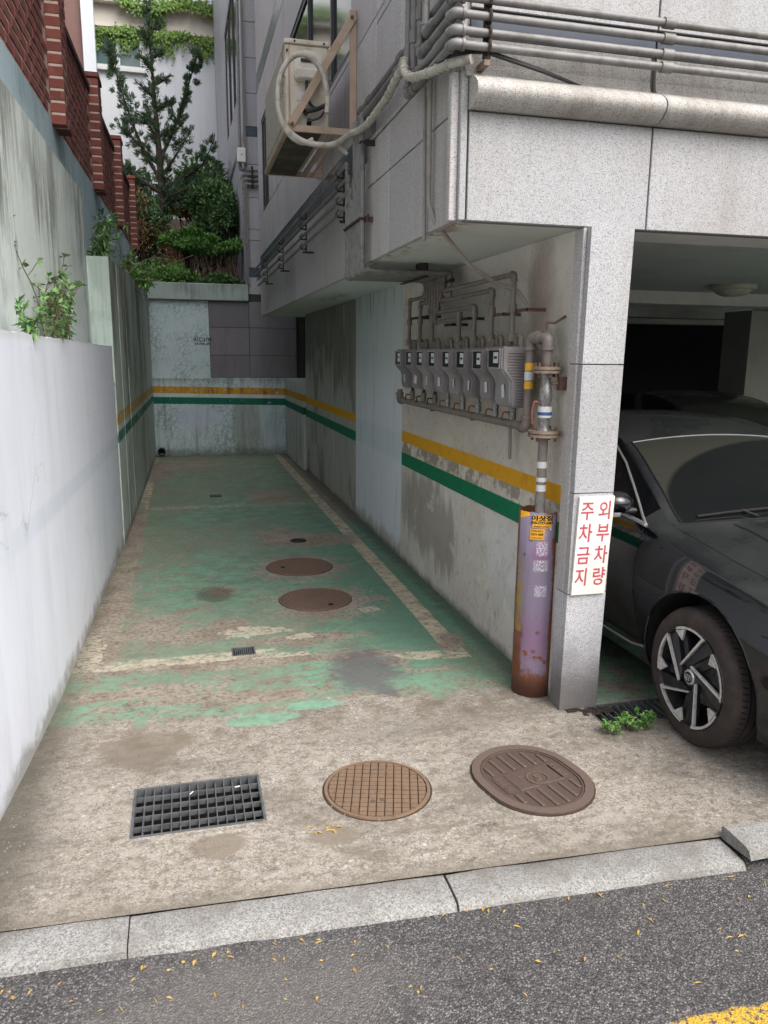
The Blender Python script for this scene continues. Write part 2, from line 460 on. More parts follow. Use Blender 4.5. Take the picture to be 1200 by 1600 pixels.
    cy_ = g.mix(g.sm(n2, .5, .75) * .5, rgb(206, 152, 34), rgb(160, 118, 44))
    cg = g.mix(g.sm(n2, .5, .75) * .4, rgb(20, 112, 78), rgb(18, 82, 62))
    col = g.mix(yel * wear, col, cy_)
    col = g.mix(gre * wear, col, cg)
    base = g.sm(z + (n2 - .5) * .12, .07, .0)
    col = g.mix(base * .7, col, rgb(84, 80, 70))
    h = n3 * .6 + fine * .5 * g.sm(y, 6.0, 5.95) + n2 * .4
    return g.out(col, .85, bump=h, bs=.5, bd=.006, spec=.25)
M['right_wall'] = right_wall_mat()

def white_wall_mat():
    g = G('white_paint_wall')
    y, z = g.y, g.z
    n1 = g.noise(1.3, 5, .6); n2 = g.noise(10, 5, .6); n3 = g.noise(70, 3, .6)
    c = g.mix(n1, rgb(206, 212, 224), rgb(218, 222, 232))
    gh = g.band(z, .865, .965, .02) * g.sm(y, 2.6, 3.8)
    c = g.mix(gh * .3, c, rgb(172, 190, 206))
    st = g.noise(1, 5, .6, v=g.vec(g.x * 6, y * 6, z * .8))
    c = g.mix(g.sm(st, .45, .7) * .28, c, rgb(176, 184, 190))
    n5 = g.noise(4, 6, .7)
    c = g.mix(g.sm(n5, .5, .7) * .12, c, rgb(186, 190, 192))
    c = g.mix(g.sm(z + (n2 - .5) * .2 + (n5 - .5) * .3, .12, .0) * .75, c, rgb(104, 102, 92))
    c = g.mix(g.sm(z + (n2 - .5) * .3, .45, .05) * .2, c, rgb(176, 176, 170))
    c = g.mix(g.sm(n3, .7, .74) * .3, c, rgb(150, 150, 146))
    cv = g.vor(.9, 'DISTANCE_TO_EDGE', v=g.vec(0, y + (n2 - .5) * .3, z + (n2 - .5) * .3))
    c = g.mix(g.sm(cv, .004, .001) * g.sm(n1, .5, .56) * .5, c, rgb(130, 134, 136))
    top = g.sm(z + (n2 - .5) * .02, 1.685, 1.72)
    c = g.mix(top * .35 , c, rgb(176, 174, 166))
    return g.out(c, .7, bump=n2 * .7 + n3 * .15, bs=.25, bd=.006, spec=.3)
M['white_wall'] = white_wall_mat()

def stained(name, base, base2, streak, amt=.75, top=2.9, soft=.9, stripe=False, zt=None, crack=False, freq=10.):
    g = G(name)
    x, y, z = g.x, g.y, g.z
    n1 = g.noise(1.5, 6, .62); n2 = g.noise(9, 6, .66); n3 = g.noise(70, 3, .65)
    c = g.mix(n1, base, base2)
    sv = g.noise(1, 8, .76, v=g.vec(x * freq * 1.5, y * freq * 1.5, z * 1.1), dist=.25)
    bl = g.noise(3.2, 7, .7)
    sv2 = g.noise(1, 4, .6, v=g.vec(x * freq * 3.2, y * freq * 3.2, z * .5))
    grad = g.sm(z, top - soft, top, .12, .75, 'LINEAR')
    pat = g.sm(g.noise(1, 3, .6, v=g.vec(x * 1.2, y * 1.2, z * .5)), .4, .62)
    m = g.sm(sv + grad * .28 + pat * .08 + (bl - .5) * .3, .56, .74) * (pat * .7 + .3)
    c = g.mix(m * amt, c, streak)
    c = g.mix(g.sm(sv2 + grad * .15, .56, .7) * pat * amt * .5, c, tuple(q * .55 for q in streak[:3]) + (1,))
    c = g.mix(g.sm(bl, .48, .66) * .3, c, tuple(q * .62 for q in base[:3]) + (1,))
    c = g.mix(g.sm(n2, .56, .7) * .2, c, tuple(q * 1.12 for q in base2[:3]) + (1,))
    if stripe:
        e = (n3 - .5) * .008
        yel = g.band(z + e, 1.04, 1.145, .004); gre = g.band(z + e, .895, .99, .004)
        gap = g.band(z + e, .985, 1.045, .004)
        wr = g.sm(n2, .66, .5)
        c = g.mix(yel * wr * .9, c, rgb(184, 146, 60))
        c = g.mix(gre * wr * .95, c, rgb(34, 104, 84))
        c = g.mix(gap * .5, c, rgb(186, 196, 192))
    if crack:
        d = g.vor(9, 'DISTANCE_TO_EDGE', v=g.vec(x + (n2 - .5) * .06, 0, z + (n2 - .5) * .06))
        pm = g.noise(2.6, 4, .6)
        cr = g.sm(d, .05, .01) * g.sm(pm, .45, .55)
        c = g.mix(cr * .55, c, rgb(112, 132, 130))
        n2 = n2 + cr * -.3
    c = g.mix(g.sm(z + (n2 - .5) * .2, .12, .0) * .6, c, rgb(88, 86, 74))
    return g.out(c, .85, bump=n2 * .6 + n3 * .3 + sv * .2, bs=.4, bd=.008, spec=.25)
M['old_wall'] = stained('old_painted_wall', rgb(172, 184, 176), rgb(190, 200, 192), rgb(96, 100, 88), .9, 2.6, 1.4, stripe=True)
M['pilaster_block'] = stained('pale_green_render', rgb(172, 190, 182), rgb(190, 204, 198), rgb(104, 112, 100), .35, 2.6, .6)
M['stained_wall'] = stained('stained_render', rgb(192, 204, 200), rgb(208, 216, 214), rgb(96, 98, 86), .8, 3.1, 1.0, freq=7.)
M['blue_wall'] = stained('blue_grey_render', rgb(160, 182, 192), rgb(176, 196, 204), rgb(128, 148, 152), .35, 3.6, .5)

def back_wall_mat(name, lower):
    g = G(name)
    x, z = g.x, g.z
    n1 = g.noise(1.8, 6, .62); n2 = g.noise(9, 6, .66); n3 = g.noise(60, 3, .65)
    c = g.mix(n1, rgb(178, 198, 200), rgb(200, 214, 218))
    sv = g.noise(1, 6, .68, v=g.vec(x * 9, 0, z * .9), dist=.2)
    n25 = g.noise(26, 4, .6)
    d = g.vor(17, 'DISTANCE_TO_EDGE', v=g.vec(x + (n2 - .5) * .12 + (n25 - .5) * .05, 0, z * .8 + (n2 - .5) * .12 + (n25 - .5) * .05))
    cr = g.sm(d, .12, .02) * g.sm(g.noise(2.6, 5, .65), .38, .58)
    c = g.mix(cr * .6, c, rgb(110, 130, 130))
    n_ = n2 - cr * .5
    if lower:
        e = (n3 - .5) * .01
        top = g.sm(z + (n2 - .5) * .1 + (sv - .5) * .4, 1.12, 1.3)
        c = g.mix(top * .6, c, rgb(104, 108, 96))
        c = g.mix(g.sm(sv, .5, .68) * .55, c, rgb(118, 122, 108))
        mid = g.ell(1.0, .45, .22, .6, (sv - .5) * 1.6, .3, xs=x, ys=z)
        c = g.mix(mid * .55, c, rgb(120, 124, 108))
        blue = g.ell(.15, .62, .35, .2, (n1 - .5) * 1.4, .3, xs=x, ys=z)
        c = g.mix(blue * .6, c, rgb(184, 194, 214))
        blue2 = g.ell(1.42, .5, .2, .35, (n1 - .5) * 1.4, .3, xs=x, ys=z)
        c = g.mix(blue2 * .5, c, rgb(180, 196, 206))
        zz = z + (x - .5) * .018 + e
        c = g.mix(g.band(zz, .94, 1.01, .006) * .6, c, rgb(196, 206, 202))
        yel = g.band(zz, 1.005, 1.115, .004); gre = g.band(zz, .835, .945, .004)
        c = g.mix(yel * g.sm(n2, .68, .55), c, g.mix(g.sm(sv, .45, .62), rgb(196, 148, 50), rgb(140, 98, 46)))
        c = g.mix(gre * g.sm(n2, .7, .58), c, g.mix(g.sm(sv, .5, .65) * .5, rgb(26, 104, 84), rgb(28, 72, 60)))
        c = g.mix(g.sm(z + (n2 - .5) * .3, .2, .0) * .7, c, rgb(84, 88, 72))
    else:
        c = g.mix(g.sm(sv, .55, .75) * .35, c, rgb(118, 132, 128))
    return g.out(c, .8, bump=n_ + n3 * .3, bs=.5, bd=.012, spec=.3)
M['back_lower'] = back_wall_mat('back_wall_lower_paint', True)
M['back_upper'] = back_wall_mat('back_wall_upper_paint', False)
M['back_cap'] = stained('concrete_cap', rgb(150, 164, 160), rgb(168, 182, 178), rgb(96, 100, 90), .6, 2.8, .3)

def low_right_mat():
    g = G('low_wall_render')
    y, z = g.y, g.z
    n1 = g.noise(1.8, 6, .62); n2 = g.noise(9, 6, .66); n3 = g.noise(60, 3, .65)
    c = g.mix(n1, rgb(160, 164, 160), rgb(194, 198, 194))
    sv = g.noise(1, 6, .68, v=g.vec(0, y * 7, z * .9), dist=.2)
    c = g.mix(g.sm(sv, .5, .66) * .7, c, rgb(92, 94, 84))
    c = g.mix(g.sm(z + (n2 - .5) * .15, 1.1, 1.25) * .4, c, rgb(198, 200, 196))
    c = g.mix(g.band(z, .985, 1.085, .004), c, rgb(184, 136, 48))
    c = g.mix(g.band(z, .80, .905, .004), c, rgb(24, 96, 76))
    return g.out(c, .85, bump=n2 + n3 * .3, bs=.4, bd=.008, spec=.25)
M['low_right'] = low_right_mat()

def soffit_mat():
    g = G('soffit_paint')
    n1 = g.noise(1.6, 5, .6); n2 = g.noise(12, 6, .7)
    c = g.mix(n1, rgb(190, 200, 192), rgb(210, 216, 210))
    c = g.mix(g.sm(g.y, 5.4, 3.4) * .4, c, rgb(196, 194, 184))
    edge = g.sm(g.x + (n2 - .5) * .25, 1.30, 1.14) * g.sm(g.y, 4.9, 4.3)
    c = g.mix(edge * g.sm(n2, .48, .58) * .85, c, rgb(132, 92, 64))
    pl = g.ell(1.45, 7.6, .13, .55, (n2 - .5) * 1.3, .3)
    c = g.mix(pl * g.sm(n2, .5, .54) * .7, c, rgb(92, 96, 84))
    stn = g.ell(1.45, 5.1, .3, .5, (n1 - .5) * 1.2, .6)
    c = g.mix(stn * .4, c, rgb(110, 108, 98))
    return g.out(c, .8, bump=n2, bs=.3, bd=.006)
M['soffit'] = soffit_mat()
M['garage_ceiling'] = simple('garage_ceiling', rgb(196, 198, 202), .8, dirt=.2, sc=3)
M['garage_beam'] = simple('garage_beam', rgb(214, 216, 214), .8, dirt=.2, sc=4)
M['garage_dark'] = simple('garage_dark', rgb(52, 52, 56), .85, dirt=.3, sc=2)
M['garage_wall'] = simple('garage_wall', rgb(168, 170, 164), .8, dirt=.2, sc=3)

def brick_mat():
    g = G('red_brick')
    r = rand_obj(g)
    pv = g.vor(9, 'F1', out='Color'); sp = g.n('ShaderNodeSeparateColor'); g.l(pv.s, sp.inputs[0])
    t = g.math('FRACT', r + S(g, sp.outputs[0]) * .3)
    c = g.ramp(t, [(0, rgb(100, 54, 50)), (.3, rgb(122, 66, 58)), (.6, rgb(112, 58, 52)), (.85, rgb(132, 76, 66)), (1, rgb(90, 50, 46))])
    n = g.noise(60, 5, .7)
    c = g.mix(g.sm(n, .5, .7) * .4, c, rgb(86, 40, 36))
    return g.out(c, .85, bump=n, bs=.3, bd=.004)
M['brick'] = brick_mat()
M['mortar'] = simple('mortar', rgb(192, 176, 164), .9, dirt=.4, sc=20)
M['coping'] = simple('coping', rgb(76, 56, 54), .8, dirt=.4, sc=10)
M['galv'] = simple('galvanised_pipe_paint', rgb(132, 131, 130), .55, .1, dirt=.7, dcol=rgb(98, 94, 88), sc=16)
M['galv_dark'] = simple('dusty_grey_pipe_paint', rgb(116, 113, 112), .55, .1, dirt=.6, dcol=rgb(84, 78, 72), sc=14)
M['gas_pipe'] = simple('taupe_pipe_paint', rgb(122, 113, 107), .5, 0., dirt=.5, dcol=rgb(86, 76, 68), sc=18)
M['bracket_dark'] = simple('dark_bracket', rgb(48, 44, 42), .7, .3, dirt=.5, dcol=rgb(96, 64, 44), sc=30)
M['rusty'] = simple('rusty_steel', rgb(100, 80, 70), .8, .1, dirt=.8, dcol=rgb(98, 58, 36), sc=30, bump=.3)
M['flange'] = simple('flange_paint', rgb(140, 126, 112), .7, .1, dirt=.7, dcol=rgb(108, 70, 46), sc=35, bump=.3)
M['valve_steel'] = simple('valve_steel', rgb(150, 150, 148), .4, .6, dirt=.6, dcol=rgb(70, 64, 58), sc=60)
def meter_mat():
    g = G('meter_plastic')
    r = rand_obj(g); n = g.noise(9, 5, .6); n2 = g.noise(40, 4, .7)
    c = g.mix(r, rgb(118, 114, 116), rgb(144, 141, 143))
    c = g.mix(g.sm(n, .42, .68) * .4, c, rgb(106, 98, 92))
    sp = g.n('ShaderNodeSeparateXYZ'); g.l(g.geo.outputs['Normal'], sp.inputs[0])
    c = g.mix(g.sm(S(g, sp.outputs[2]), .3, .9) * .5, c, rgb(112, 102, 92))
    c = g.mix(g.sm(n2, .6, .7) * .3, c, rgb(84, 76, 70))
    return g.out(c, .55)
M['meter'] = meter_mat()
M['meter_dark'] = simple('meter_window_dark', rgb(22, 20, 20), .25, dirt=.1)
M['paper'] = simple('paper_white', rgb(206, 208, 210), .7, dirt=.25, dcol=rgb(150, 150, 150), sc=60)
M['lever'] = simple('lever_orange', rgb(122, 72, 58), .6, dirt=.5, dcol=rgb(90, 60, 50), sc=50)
M['tape_yellow'] = simple('tape_yellow', rgb(222, 168, 34), .5, dirt=.2, sc=40)
M['sticker_yellow'] = simple('sticker_yellow', rgb(240, 176, 40), .5, dirt=.12, dcol=rgb(190, 130, 60), sc=60)
M['ink'] = simple('ink_black', rgb(30, 26, 26), .6, dirt=.4, dcol=rgb(70, 60, 50), sc=200)
M['ink_red'] = simple('ink_red', rgb(176, 66, 84), .6, dirt=.45, dcol=rgb(206, 120, 126), sc=40)
M['ink_blue'] = simple('ink_blue', rgb(60, 84, 140), .6)
M['sign_white'] = simple('sign_white', rgb(226, 222, 214), .35, dirt=.2, dcol=rgb(196, 190, 178), sc=6)
M['ac_body'] = simple('ac_cream_metal', rgb(204, 196, 180), .5, dirt=.5, dcol=rgb(140, 118, 90), sc=6)
M['ac_plastic'] = simple('ac_plastic', rgb(212, 208, 198), .5, dirt=.25, dcol=rgb(140, 130, 112), sc=14)
M['ac_frame'] = simple('ac_frame_beige', rgb(176, 154, 136), .55, dirt=.35, dcol=rgb(128, 100, 80), sc=8)
M['ac_tray'] = simple('ac_tray_dark', rgb(70, 60, 50), .7, dirt=.7, dcol=rgb(112, 104, 84), sc=9)
M['hose'] = simple('wrapped_hose', rgb(186, 182, 172), .7, dirt=.6, dcol=rgb(118, 108, 94), sc=26, bump=.6)
M['conduit'] = simple('conduit_grey', rgb(150, 144, 138), .6, dirt=.4, sc=14)
M['cable'] = simple('cable_black', rgb(34, 36, 42), .5, dirt=.2)
M['glass_dark'] = simple('window_glass_dark', rgb(30, 34, 40), .08, dirt=.15, sc=3, spec=.6)
M['frame_dark'] = simple('window_frame_dark', rgb(48, 50, 56), .45, .3, dirt=.2)
M['frame_white'] = simple('window_frame_white', rgb(222, 226, 226), .4, dirt=.1)
M['glass_green'] = simple('window_glass_green', rgb(92, 118, 118), .12, dirt=.3, dcol=rgb(128, 140, 142), sc=1.5)

def house_mat():
    g = G('white_house_render')
    n1 = g.noise(.5, 6, .65); n2 = g.noise(3, 6, .7)
    sv = g.noise(1, 5, .6, v=g.vec(g.x * 3, 0, g.z * .4))
    c = g.mix(n1, rgb(216, 222, 230), rgb(232, 236, 240))
    c = g.mix(g.sm(sv, .5, .75) * .3, c, rgb(180, 186, 192))
    c = g.mix(g.sm(n2, .6, .7) * g.sm(g.z, 8.0, 6.5) * .6, c, rgb(168, 166, 158))
    c = g.mix(g.band(g.z, 9.4, 9.95, .02) * .8, c, rgb(208, 200, 184))
    return g.out(c, .85, bump=n2, bs=.3, bd=.01)
M['house_white'] = house_mat()
M['house_brown'] = granite('house_brown_stone', rgb(138, 96, 88), rgb(96, 60, 56), rgb(164, 122, 112), .3)

def purple_mat():
    g = G('purple_guard_paint')
    z = g.z
    n1 = g.noise(4, 6, .62); n2 = g.noise(16, 6, .7); n3 = g.noise(80, 4, .7)
    ang = g.math('ARCTAN2', g.y - 3.34, g.x - 1.64)
    c = g.mix(n1, rgb(118, 110, 128), rgb(136, 124, 146))
    c = g.mix(g.sm(g.noise(1, 5, .65, v=g.vec(g.x * 40, g.y * 40, z * 3)), .5, .7) * .35, c, rgb(104, 92, 104))
    c = g.mix(g.band(z + (n1 - .5) * .2, .2, .42, .1) * .55, c, rgb(130, 90, 124))
    pk = g.ell(-1.9, .74, .4, .06, (n2 - .5), .5, xs=ang, ys=z)
    c = g.mix(pk * .5, c, rgb(140, 80, 128))
    # pale scratches (leftover glue squares of torn stickers)
    v = g.noise(220, 2, .5)
    for (a0, a1, z0, z1) in ((-2.1, -1.55, .72, .79), (-2.2, -1.5, .645, .70), (-2.1, -1.5, .52, .575)):
        m = g.band(ang, a0, a1, .02) * g.band(z + (n2 - .5) * .01, z0, z1, .004)
        c = g.mix(m * g.sm(v, .48, .56) * .9, c, rgb(206, 206, 214))
    rust = g.clamp(g.sm(z + (n1 - .5) * .16 + (n2 - .5) * .08, .16, .1) + g.sm(n2 + g.sm(z, .6, .1) * .12, .66, .7))
    redge = g.sm(ang + (n1 - .5) * .8 + (n2 - .5) * .3, -1.3, -1.12)
    ledge = g.sm(ang + (n1 - .5) * .6 + (n2 - .5) * .3, 3.3, 3.0) * 0
    left = g.mx(g.sm(ang * 1.0 + (n2 - .5) * .5, -2.55, -2.75) * g.sm(z + (n1 - .5) * .3, .5, .25), 0)
    top = g.sm(z + (n1 - .5) * .05, .9, .925) * g.sm(ang, -1.9, -1.5)
    rust = g.mx(rust, redge, left, top)
    rc = g.mix(n2, rgb(70, 42, 34), rgb(138, 84, 52))
    rc = g.mix(g.sm(z, .12, .04) * .5, rc, rgb(66, 46, 46))
    c = g.mix(rust, c, rc)
    ye = g.mx(g.band(ang, -3.2, -2.72, .02), g.sm(ang, 3.0, 3.05)) * g.band(z, .33, .71, .004) * g.sm(n2, .62, .5)
    c = g.mix(ye * .75, c, g.mix(g.sm(v, .5, .6) * .8, rgb(160, 140, 44), rgb(120, 84, 70)))
    ye2 = g.mx(g.band(ang, -3.2, -2.5, .02), g.sm(ang, 3.0, 3.05)) * g.sm(z + ang * -.03, .985, .99)
    c = g.mix(ye2, c, rgb(214, 156, 34))
    return g.out(c, g.mix(rust, (.35,) * 3 + (1,), (.85,) * 3 + (1,)), bump=n3 * .4 + rust * n2, bs=.4, bd=.004)
M['purple'] = purple_mat()

def cover_mat(name, c1, c2, hi):
    g = G(name)
    n = g.noise(5, 5, .6); n2 = g.noise(40, 5, .7)
    c = g.mix(n, c1, c2)
    c = g.mix(g.sm(n2, .5, .7) * .5, c, tuple(q * .5 for q in c1[:3]) + (1,))
    c = g.mix(g.sm(g.z, .005, .012) * .5, c, hi)
    return g.out(c, .65, .35, bump=n2, bs=.35, bd=.003)
M['cover_brown'] = cover_mat('cast_iron_brown', rgb(104, 84, 74), rgb(122, 100, 86), rgb(150, 128, 112))
M['cover_tan'] = cover_mat('cast_iron_tan', rgb(124, 104, 88), rgb(142, 116, 94), rgb(158, 134, 112))
M['cover_red'] = cover_mat('cast_iron_redbrown', rgb(84, 70, 66), rgb(98, 82, 74), rgb(124, 108, 98))
M['groove'] = simple('groove_dirt', rgb(66, 52, 44), .9, dirt=.4, sc=40)
M['grate'] = simple('grate_steel', rgb(104, 107, 110), .55, .3, dirt=.5, dcol=rgb(58, 54, 52), sc=20)
M['pit'] = simple('pit_concrete', rgb(48, 45, 41), .9, dirt=.5, dcol=rgb(40, 38, 34), sc=10)
M['debris'] = simple('debris', rgb(56, 46, 36), .95, dirt=.5, sc=30, bump=.8)

def leafmat(name, a, b, c_):
    g = G(name)
    n = g.noise(2.2, 3, .6); v = g.vor(26, 'F1', out='Color')
    sp = g.n('ShaderNodeSeparateColor'); g.l(v.s, sp.inputs[0])
    c = g.mix(g.sm(n, .35, .65), a, b)
    c = g.mix(g.sm(S(g, sp.outputs[0]), .45, 1.), c, c_)
    return g.out(c, .55, spec=.35)
M['leaf_dark'] = leafmat('leaf_dark', rgb(60, 90, 56), rgb(84, 116, 70), rgb(116, 146, 92))
M['leaf_conifer'] = leafmat('leaf_conifer', rgb(52, 76, 58), rgb(74, 100, 70), rgb(100, 124, 90))
M['leaf_mid'] = leafmat('leaf_mid', rgb(76, 118, 56), rgb(104, 148, 72), rgb(134, 172, 98))
M['leaf_ivy'] = leafmat('leaf_ivy', rgb(84, 116, 50), rgb(112, 146, 66), rgb(142, 170, 92))
M['leaf_shoot'] = leafmat('leaf_shoot', rgb(74, 108, 64), rgb(96, 134, 78), rgb(124, 158, 96))
M['leaf_weed'] = leafmat('leaf_weed', rgb(78, 122, 56), rgb(104, 148, 72), rgb(132, 168, 92))
M['leaf_dry'] = leafmat('leaf_dry', rgb(126, 94, 70), rgb(152, 118, 90), rgb(176, 142, 112))
M['leaf_orange'] = leafmat('leaf_orange', rgb(140, 110, 40), rgb(168, 104, 44), rgb(120, 130, 50))
M['bark'] = simple('bark', rgb(66, 54, 46), .95, dirt=.5, dcol=rgb(40, 32, 28), sc=30, bump=.8)
M['stem'] = simple('stem', rgb(108, 92, 78), .8, dirt=.4, sc=60)
M['twig_pale'] = simple('twig_pale', rgb(150, 132, 112), .9, dirt=.3, sc=60)
M['soil'] = simple('soil', rgb(88, 74, 60), .95, dirt=.7, dcol=rgb(60, 62, 42), sc=5, bump=.9)
M['leaf_fallen'] = simple('fallen_leaf', rgb(182, 156, 84), .8, dirt=.5, dcol=rgb(150, 92, 40), sc=12)
M['pebble'] = simple('pebble', rgb(140, 132, 122), .85, dirt=.5, sc=12)

# car materials
def paint_mat():
    g = G('car_paint_black')
    n = g.noise(90, 4, .7); n2 = g.noise(3, 4, .6)
    sp = g.n('ShaderNodeSeparateXYZ'); g.l(g.geo.outputs['Normal'], sp.inputs[0])
    up = g.sm(S(g, sp.outputs[2]), .55, .95)
    dust = up * (g.sm(n2, .3, .75) * .3 + n * .22 + .08)
    c = g.mix(g.clamp(dust) * .5, rgb(7, 10, 18), rgb(92, 94, 90))
    return g.out(c, g.sm(dust, 0, .5, .10, .42), 0., coat=.45, Coat_Roughness=.03, spec=.42)
M['paint'] = paint_mat()
def screen_mat():
    g = G('dusty_windscreen')
    n = g.noise(60, 4, .7); n2 = g.noise(5, 4, .6)
    x, y, z = g.x, g.y, g.z
    # area cleared by the wiper
    clean = g.ell(3.2, .88, .92, .315, (n2 - .5) * .03, .02, xs=x, ys=z)
    d = (1 - clean) * (.09 + .12 * n) + clean * .01
    c = g.mix(d, rgb(14, 17, 19), rgb(116, 116, 102))
    return g.out(c, g.sm(d, 0, .5, .06, .55), spec=.6)
M['windscreen'] = screen_mat()
M['car_glass'] = simple('car_side_glass', rgb(10, 11, 14), .05, dirt=.1, spec=.6)
M['chrome'] = simple('chrome_trim', rgb(214, 216, 220), .32, .8, dirt=.15, sc=40)
M['black_plastic'] = simple('black_plastic', rgb(20, 20, 22), .5, dirt=.2)
M['tyre'] = simple('tyre_rubber', rgb(48, 42, 40), .85, dirt=.7, dcol=rgb(72, 58, 50), sc=14, bump=.3)
M['rim_bright'] = simple('rim_machined', rgb(212, 210, 208), .38, .35, dirt=.4, dcol=rgb(110, 104, 100), sc=50)
M['rim_dark'] = simple('rim_dark', rgb(44, 44, 50), .4, .4, dirt=.4, dcol=rgb(90, 84, 78), sc=20)
M['under'] = simple('underbody', rgb(12, 12, 12), .9, dirt=.1)
M['lamp_shade'] = simple('lamp_shade', rgb(196, 196, 182), .4, dirt=.3, sc=10)

# ------------------------------------------------------------------ geometry helpers
def link(o): COL.objects.link(o); return o
def info(o, label=None, cat=None, group=None, kind=None):
    if label: o['label'] = label
    if cat: o['category'] = cat
    if group: o['group'] = group
    if kind: o['kind'] = kind
    return o
def root(name, loc, label, cat, group=None, kind=None):
    e = link(bpy.data.objects.new(name, None))
    e.location = loc
    e.empty_display_size = .1
    return info(e, label, cat, group, kind)

class B:
    """collects shapes, links them as one mesh object"""
    def __init__(s): s.v, s.f, s.mi = [], [], []
    def add(s, vs, fs, mi=0):
        o = len(s.v)
        s.v += [tuple(q) for q in vs]
        s.f += [tuple(i + o for i in f) for f in fs]
        s.mi += [mi] * len(fs)
        return s
    def box(s, x0, x1, y0, y1, z0, z1, mi=0, m=None, bev=0.):
        if bev:
            b = bev
            vs, fs = [], []
            bm = bmesh.new()
            bmesh.ops.create_cube(bm, size=1)
            for v in bm.verts:
                v.co = Vector((x0 + (v.co.x + .5) * (x1 - x0), y0 + (v.co.y + .5) * (y1 - y0), z0 + (v.co.z + .5) * (z1 - z0)))
            bmesh.ops.bevel(bm, geom=bm.edges[:], offset=b, segments=1, affect='EDGES', clamp_overlap=True)
            bm.verts.index_update()
            vs = [v.co.copy() for v in bm.verts]
            fs = [[v.index for v in f.verts] for f in bm.faces]
            bm.free()
        else:
            vs = [Vector(p) for p in ((x0, y0, z0), (x1, y0, z0), (x1, y1, z0), (x0, y1, z0), (x0, y0, z1), (x1, y0, z1), (x1, y1, z1), (x0, y1, z1))]
            fs = [(3, 2, 1, 0), (4, 5, 6, 7), (0, 1, 5, 4), (1, 2, 6, 5), (2, 3, 7, 6), (3, 0, 4, 7)]
        if m is not None: vs = [m @ v for v in vs]
        return s.add(vs, fs, mi)
    def quad(s, a, b, c, d, mi=0): return s.add([a, b, c, d], [(0, 1, 2, 3)], mi)
    def prism(s, pts, vec, mi=0, m=None):
        n = len(pts); vec = Vector(vec)
        vs = [Vector(p) for p in pts] + [Vector(p) + vec for p in pts]
        nrm = Vector((0, 0, 0))
        for i in range(n): nrm += vs[i].cross(vs[(i + 1) % n])
        fl = nrm.dot(vec) > 0
        top = list(range(n, 2 * n)); bot = list(range(n))[::-1]
        side = [(i, (i + 1) % n, n + (i + 1) % n, n + i) for i in range(n)]
        if not fl: top = top[::-1]; bot = bot[::-1]; side = [q[::-1] for q in side]
        if m is not None: vs = [m @ v for v in vs]
        return s.add(vs, [tuple(top), tuple(bot)] + side, mi)
    def tube(s, path, r, seg=8, mi=0, cap=True, closed=False):
        P = [Vector(p) for p in path]
        n = len(P)
        R = r if isinstance(r, (list, tuple)) else [r] * n
        T = []
        for i in range(n):
            if closed: t = P[(i + 1) % n] - P[i - 1]
            elif i == 0: t = P[1] - P[0]
            elif i == n - 1: t = P[-1] - P[-2]
            else: t = (P[i + 1] - P[i]).normalized() + (P[i] - P[i - 1]).normalized()
            T.append(t.normalized() if t.length > 1e-9 else Vector((0, 0, 1)))
        up = Vector((0, 0, 1)) if abs(T[0].z) < .9 else Vector((1, 0, 0))
        N = (up - T[0] * up.dot(T[0])).normalized()
        vs, fs = [], []
        for i in range(n):
            N = (N - T[i] * N.dot(T[i]))
            N = N.normalized() if N.length > 1e-6 else T[i].orthogonal().normalized()
            Bn = T[i].cross(N)
            for k in range(seg):
                a = 2 * math.pi * k / seg
                vs.append(P[i] + (N * math.cos(a) + Bn * math.sin(a)) * R[i])
        m = n if closed else n - 1
        for i in range(m):
            j = (i + 1) % n
            for k in range(seg):
                l = (k + 1) % seg
                fs.append((i * seg + k, i * seg + l, j * seg + l, j * seg + k))
        if cap and not closed:
            fs.append(tuple(range(seg))[::-1]); fs.append(tuple((n - 1) * seg + k for k in range(seg)))
        return s.add(vs, fs, mi)
    def lathe(s, prof, c, axis='Z', seg=24, mi=0):
        vs, fs = [], []
        c = Vector(c); n = len(prof)
        for k in range(seg):
            a = 2 * math.pi * k / seg
            for (r, h) in prof:
                if axis == 'Z': q = (r * math.cos(a), r * math.sin(a), h)
                elif axis == 'X': q = (h, r * math.cos(a), r * math.sin(a))
                else: q = (r * math.sin(a), h, r * math.cos(a))
                vs.append(c + Vector(q))
        for k in range(seg):
            l = (k + 1) % seg
            for i in range(n - 1):
                fs.append((k * n + i, l * n + i, l * n + i + 1, k * n + i + 1))
        return s.add(vs, fs, mi)
    def build(s, name, mat, parent=None, smooth=False, label=None, cat=None, group=None, kind=None, sub=0, auto=None):
        me = bpy.data.meshes.new(name)
        off = Vector((0, 0, 0))
        p = parent
        while p is not None: off += Vector(p.location); p = p.parent
        o = link(bpy.data.objects.new(name, me))
        vs = s.v
        if parent is None:
            xs = [v[0] for v in vs]; ys = [v[1] for v in vs]; zs = [v[2] for v in vs]
            c = Vector(((min(xs) + max(xs)) / 2, (min(ys) + max(ys)) / 2, min(zs)))
            o.location = c
            vs = [(v[0] - c.x, v[1] - c.y, v[2] - c.z) for v in vs]
        else:
            o.parent = parent
            vs = [(v[0] - off.x, v[1] - off.y, v[2] - off.z) for v in vs]
        me.from_pydata(vs, [], s.f)
        mats = mat if isinstance(mat, (list, tuple)) else [mat]
        for m in mats: me.materials.append(M[m] if isinstance(m, str) else m)
        if len(mats) > 1: me.polygons.foreach_set('material_index', s.mi)
        me.update()
        if smooth:
            me.polygons.foreach_set('use_smooth', [True] * len(me.polygons))
            me.set_sharp_from_angle(angle=auto if auto else math.radians(40))
        return info(o, label, cat, group, kind)

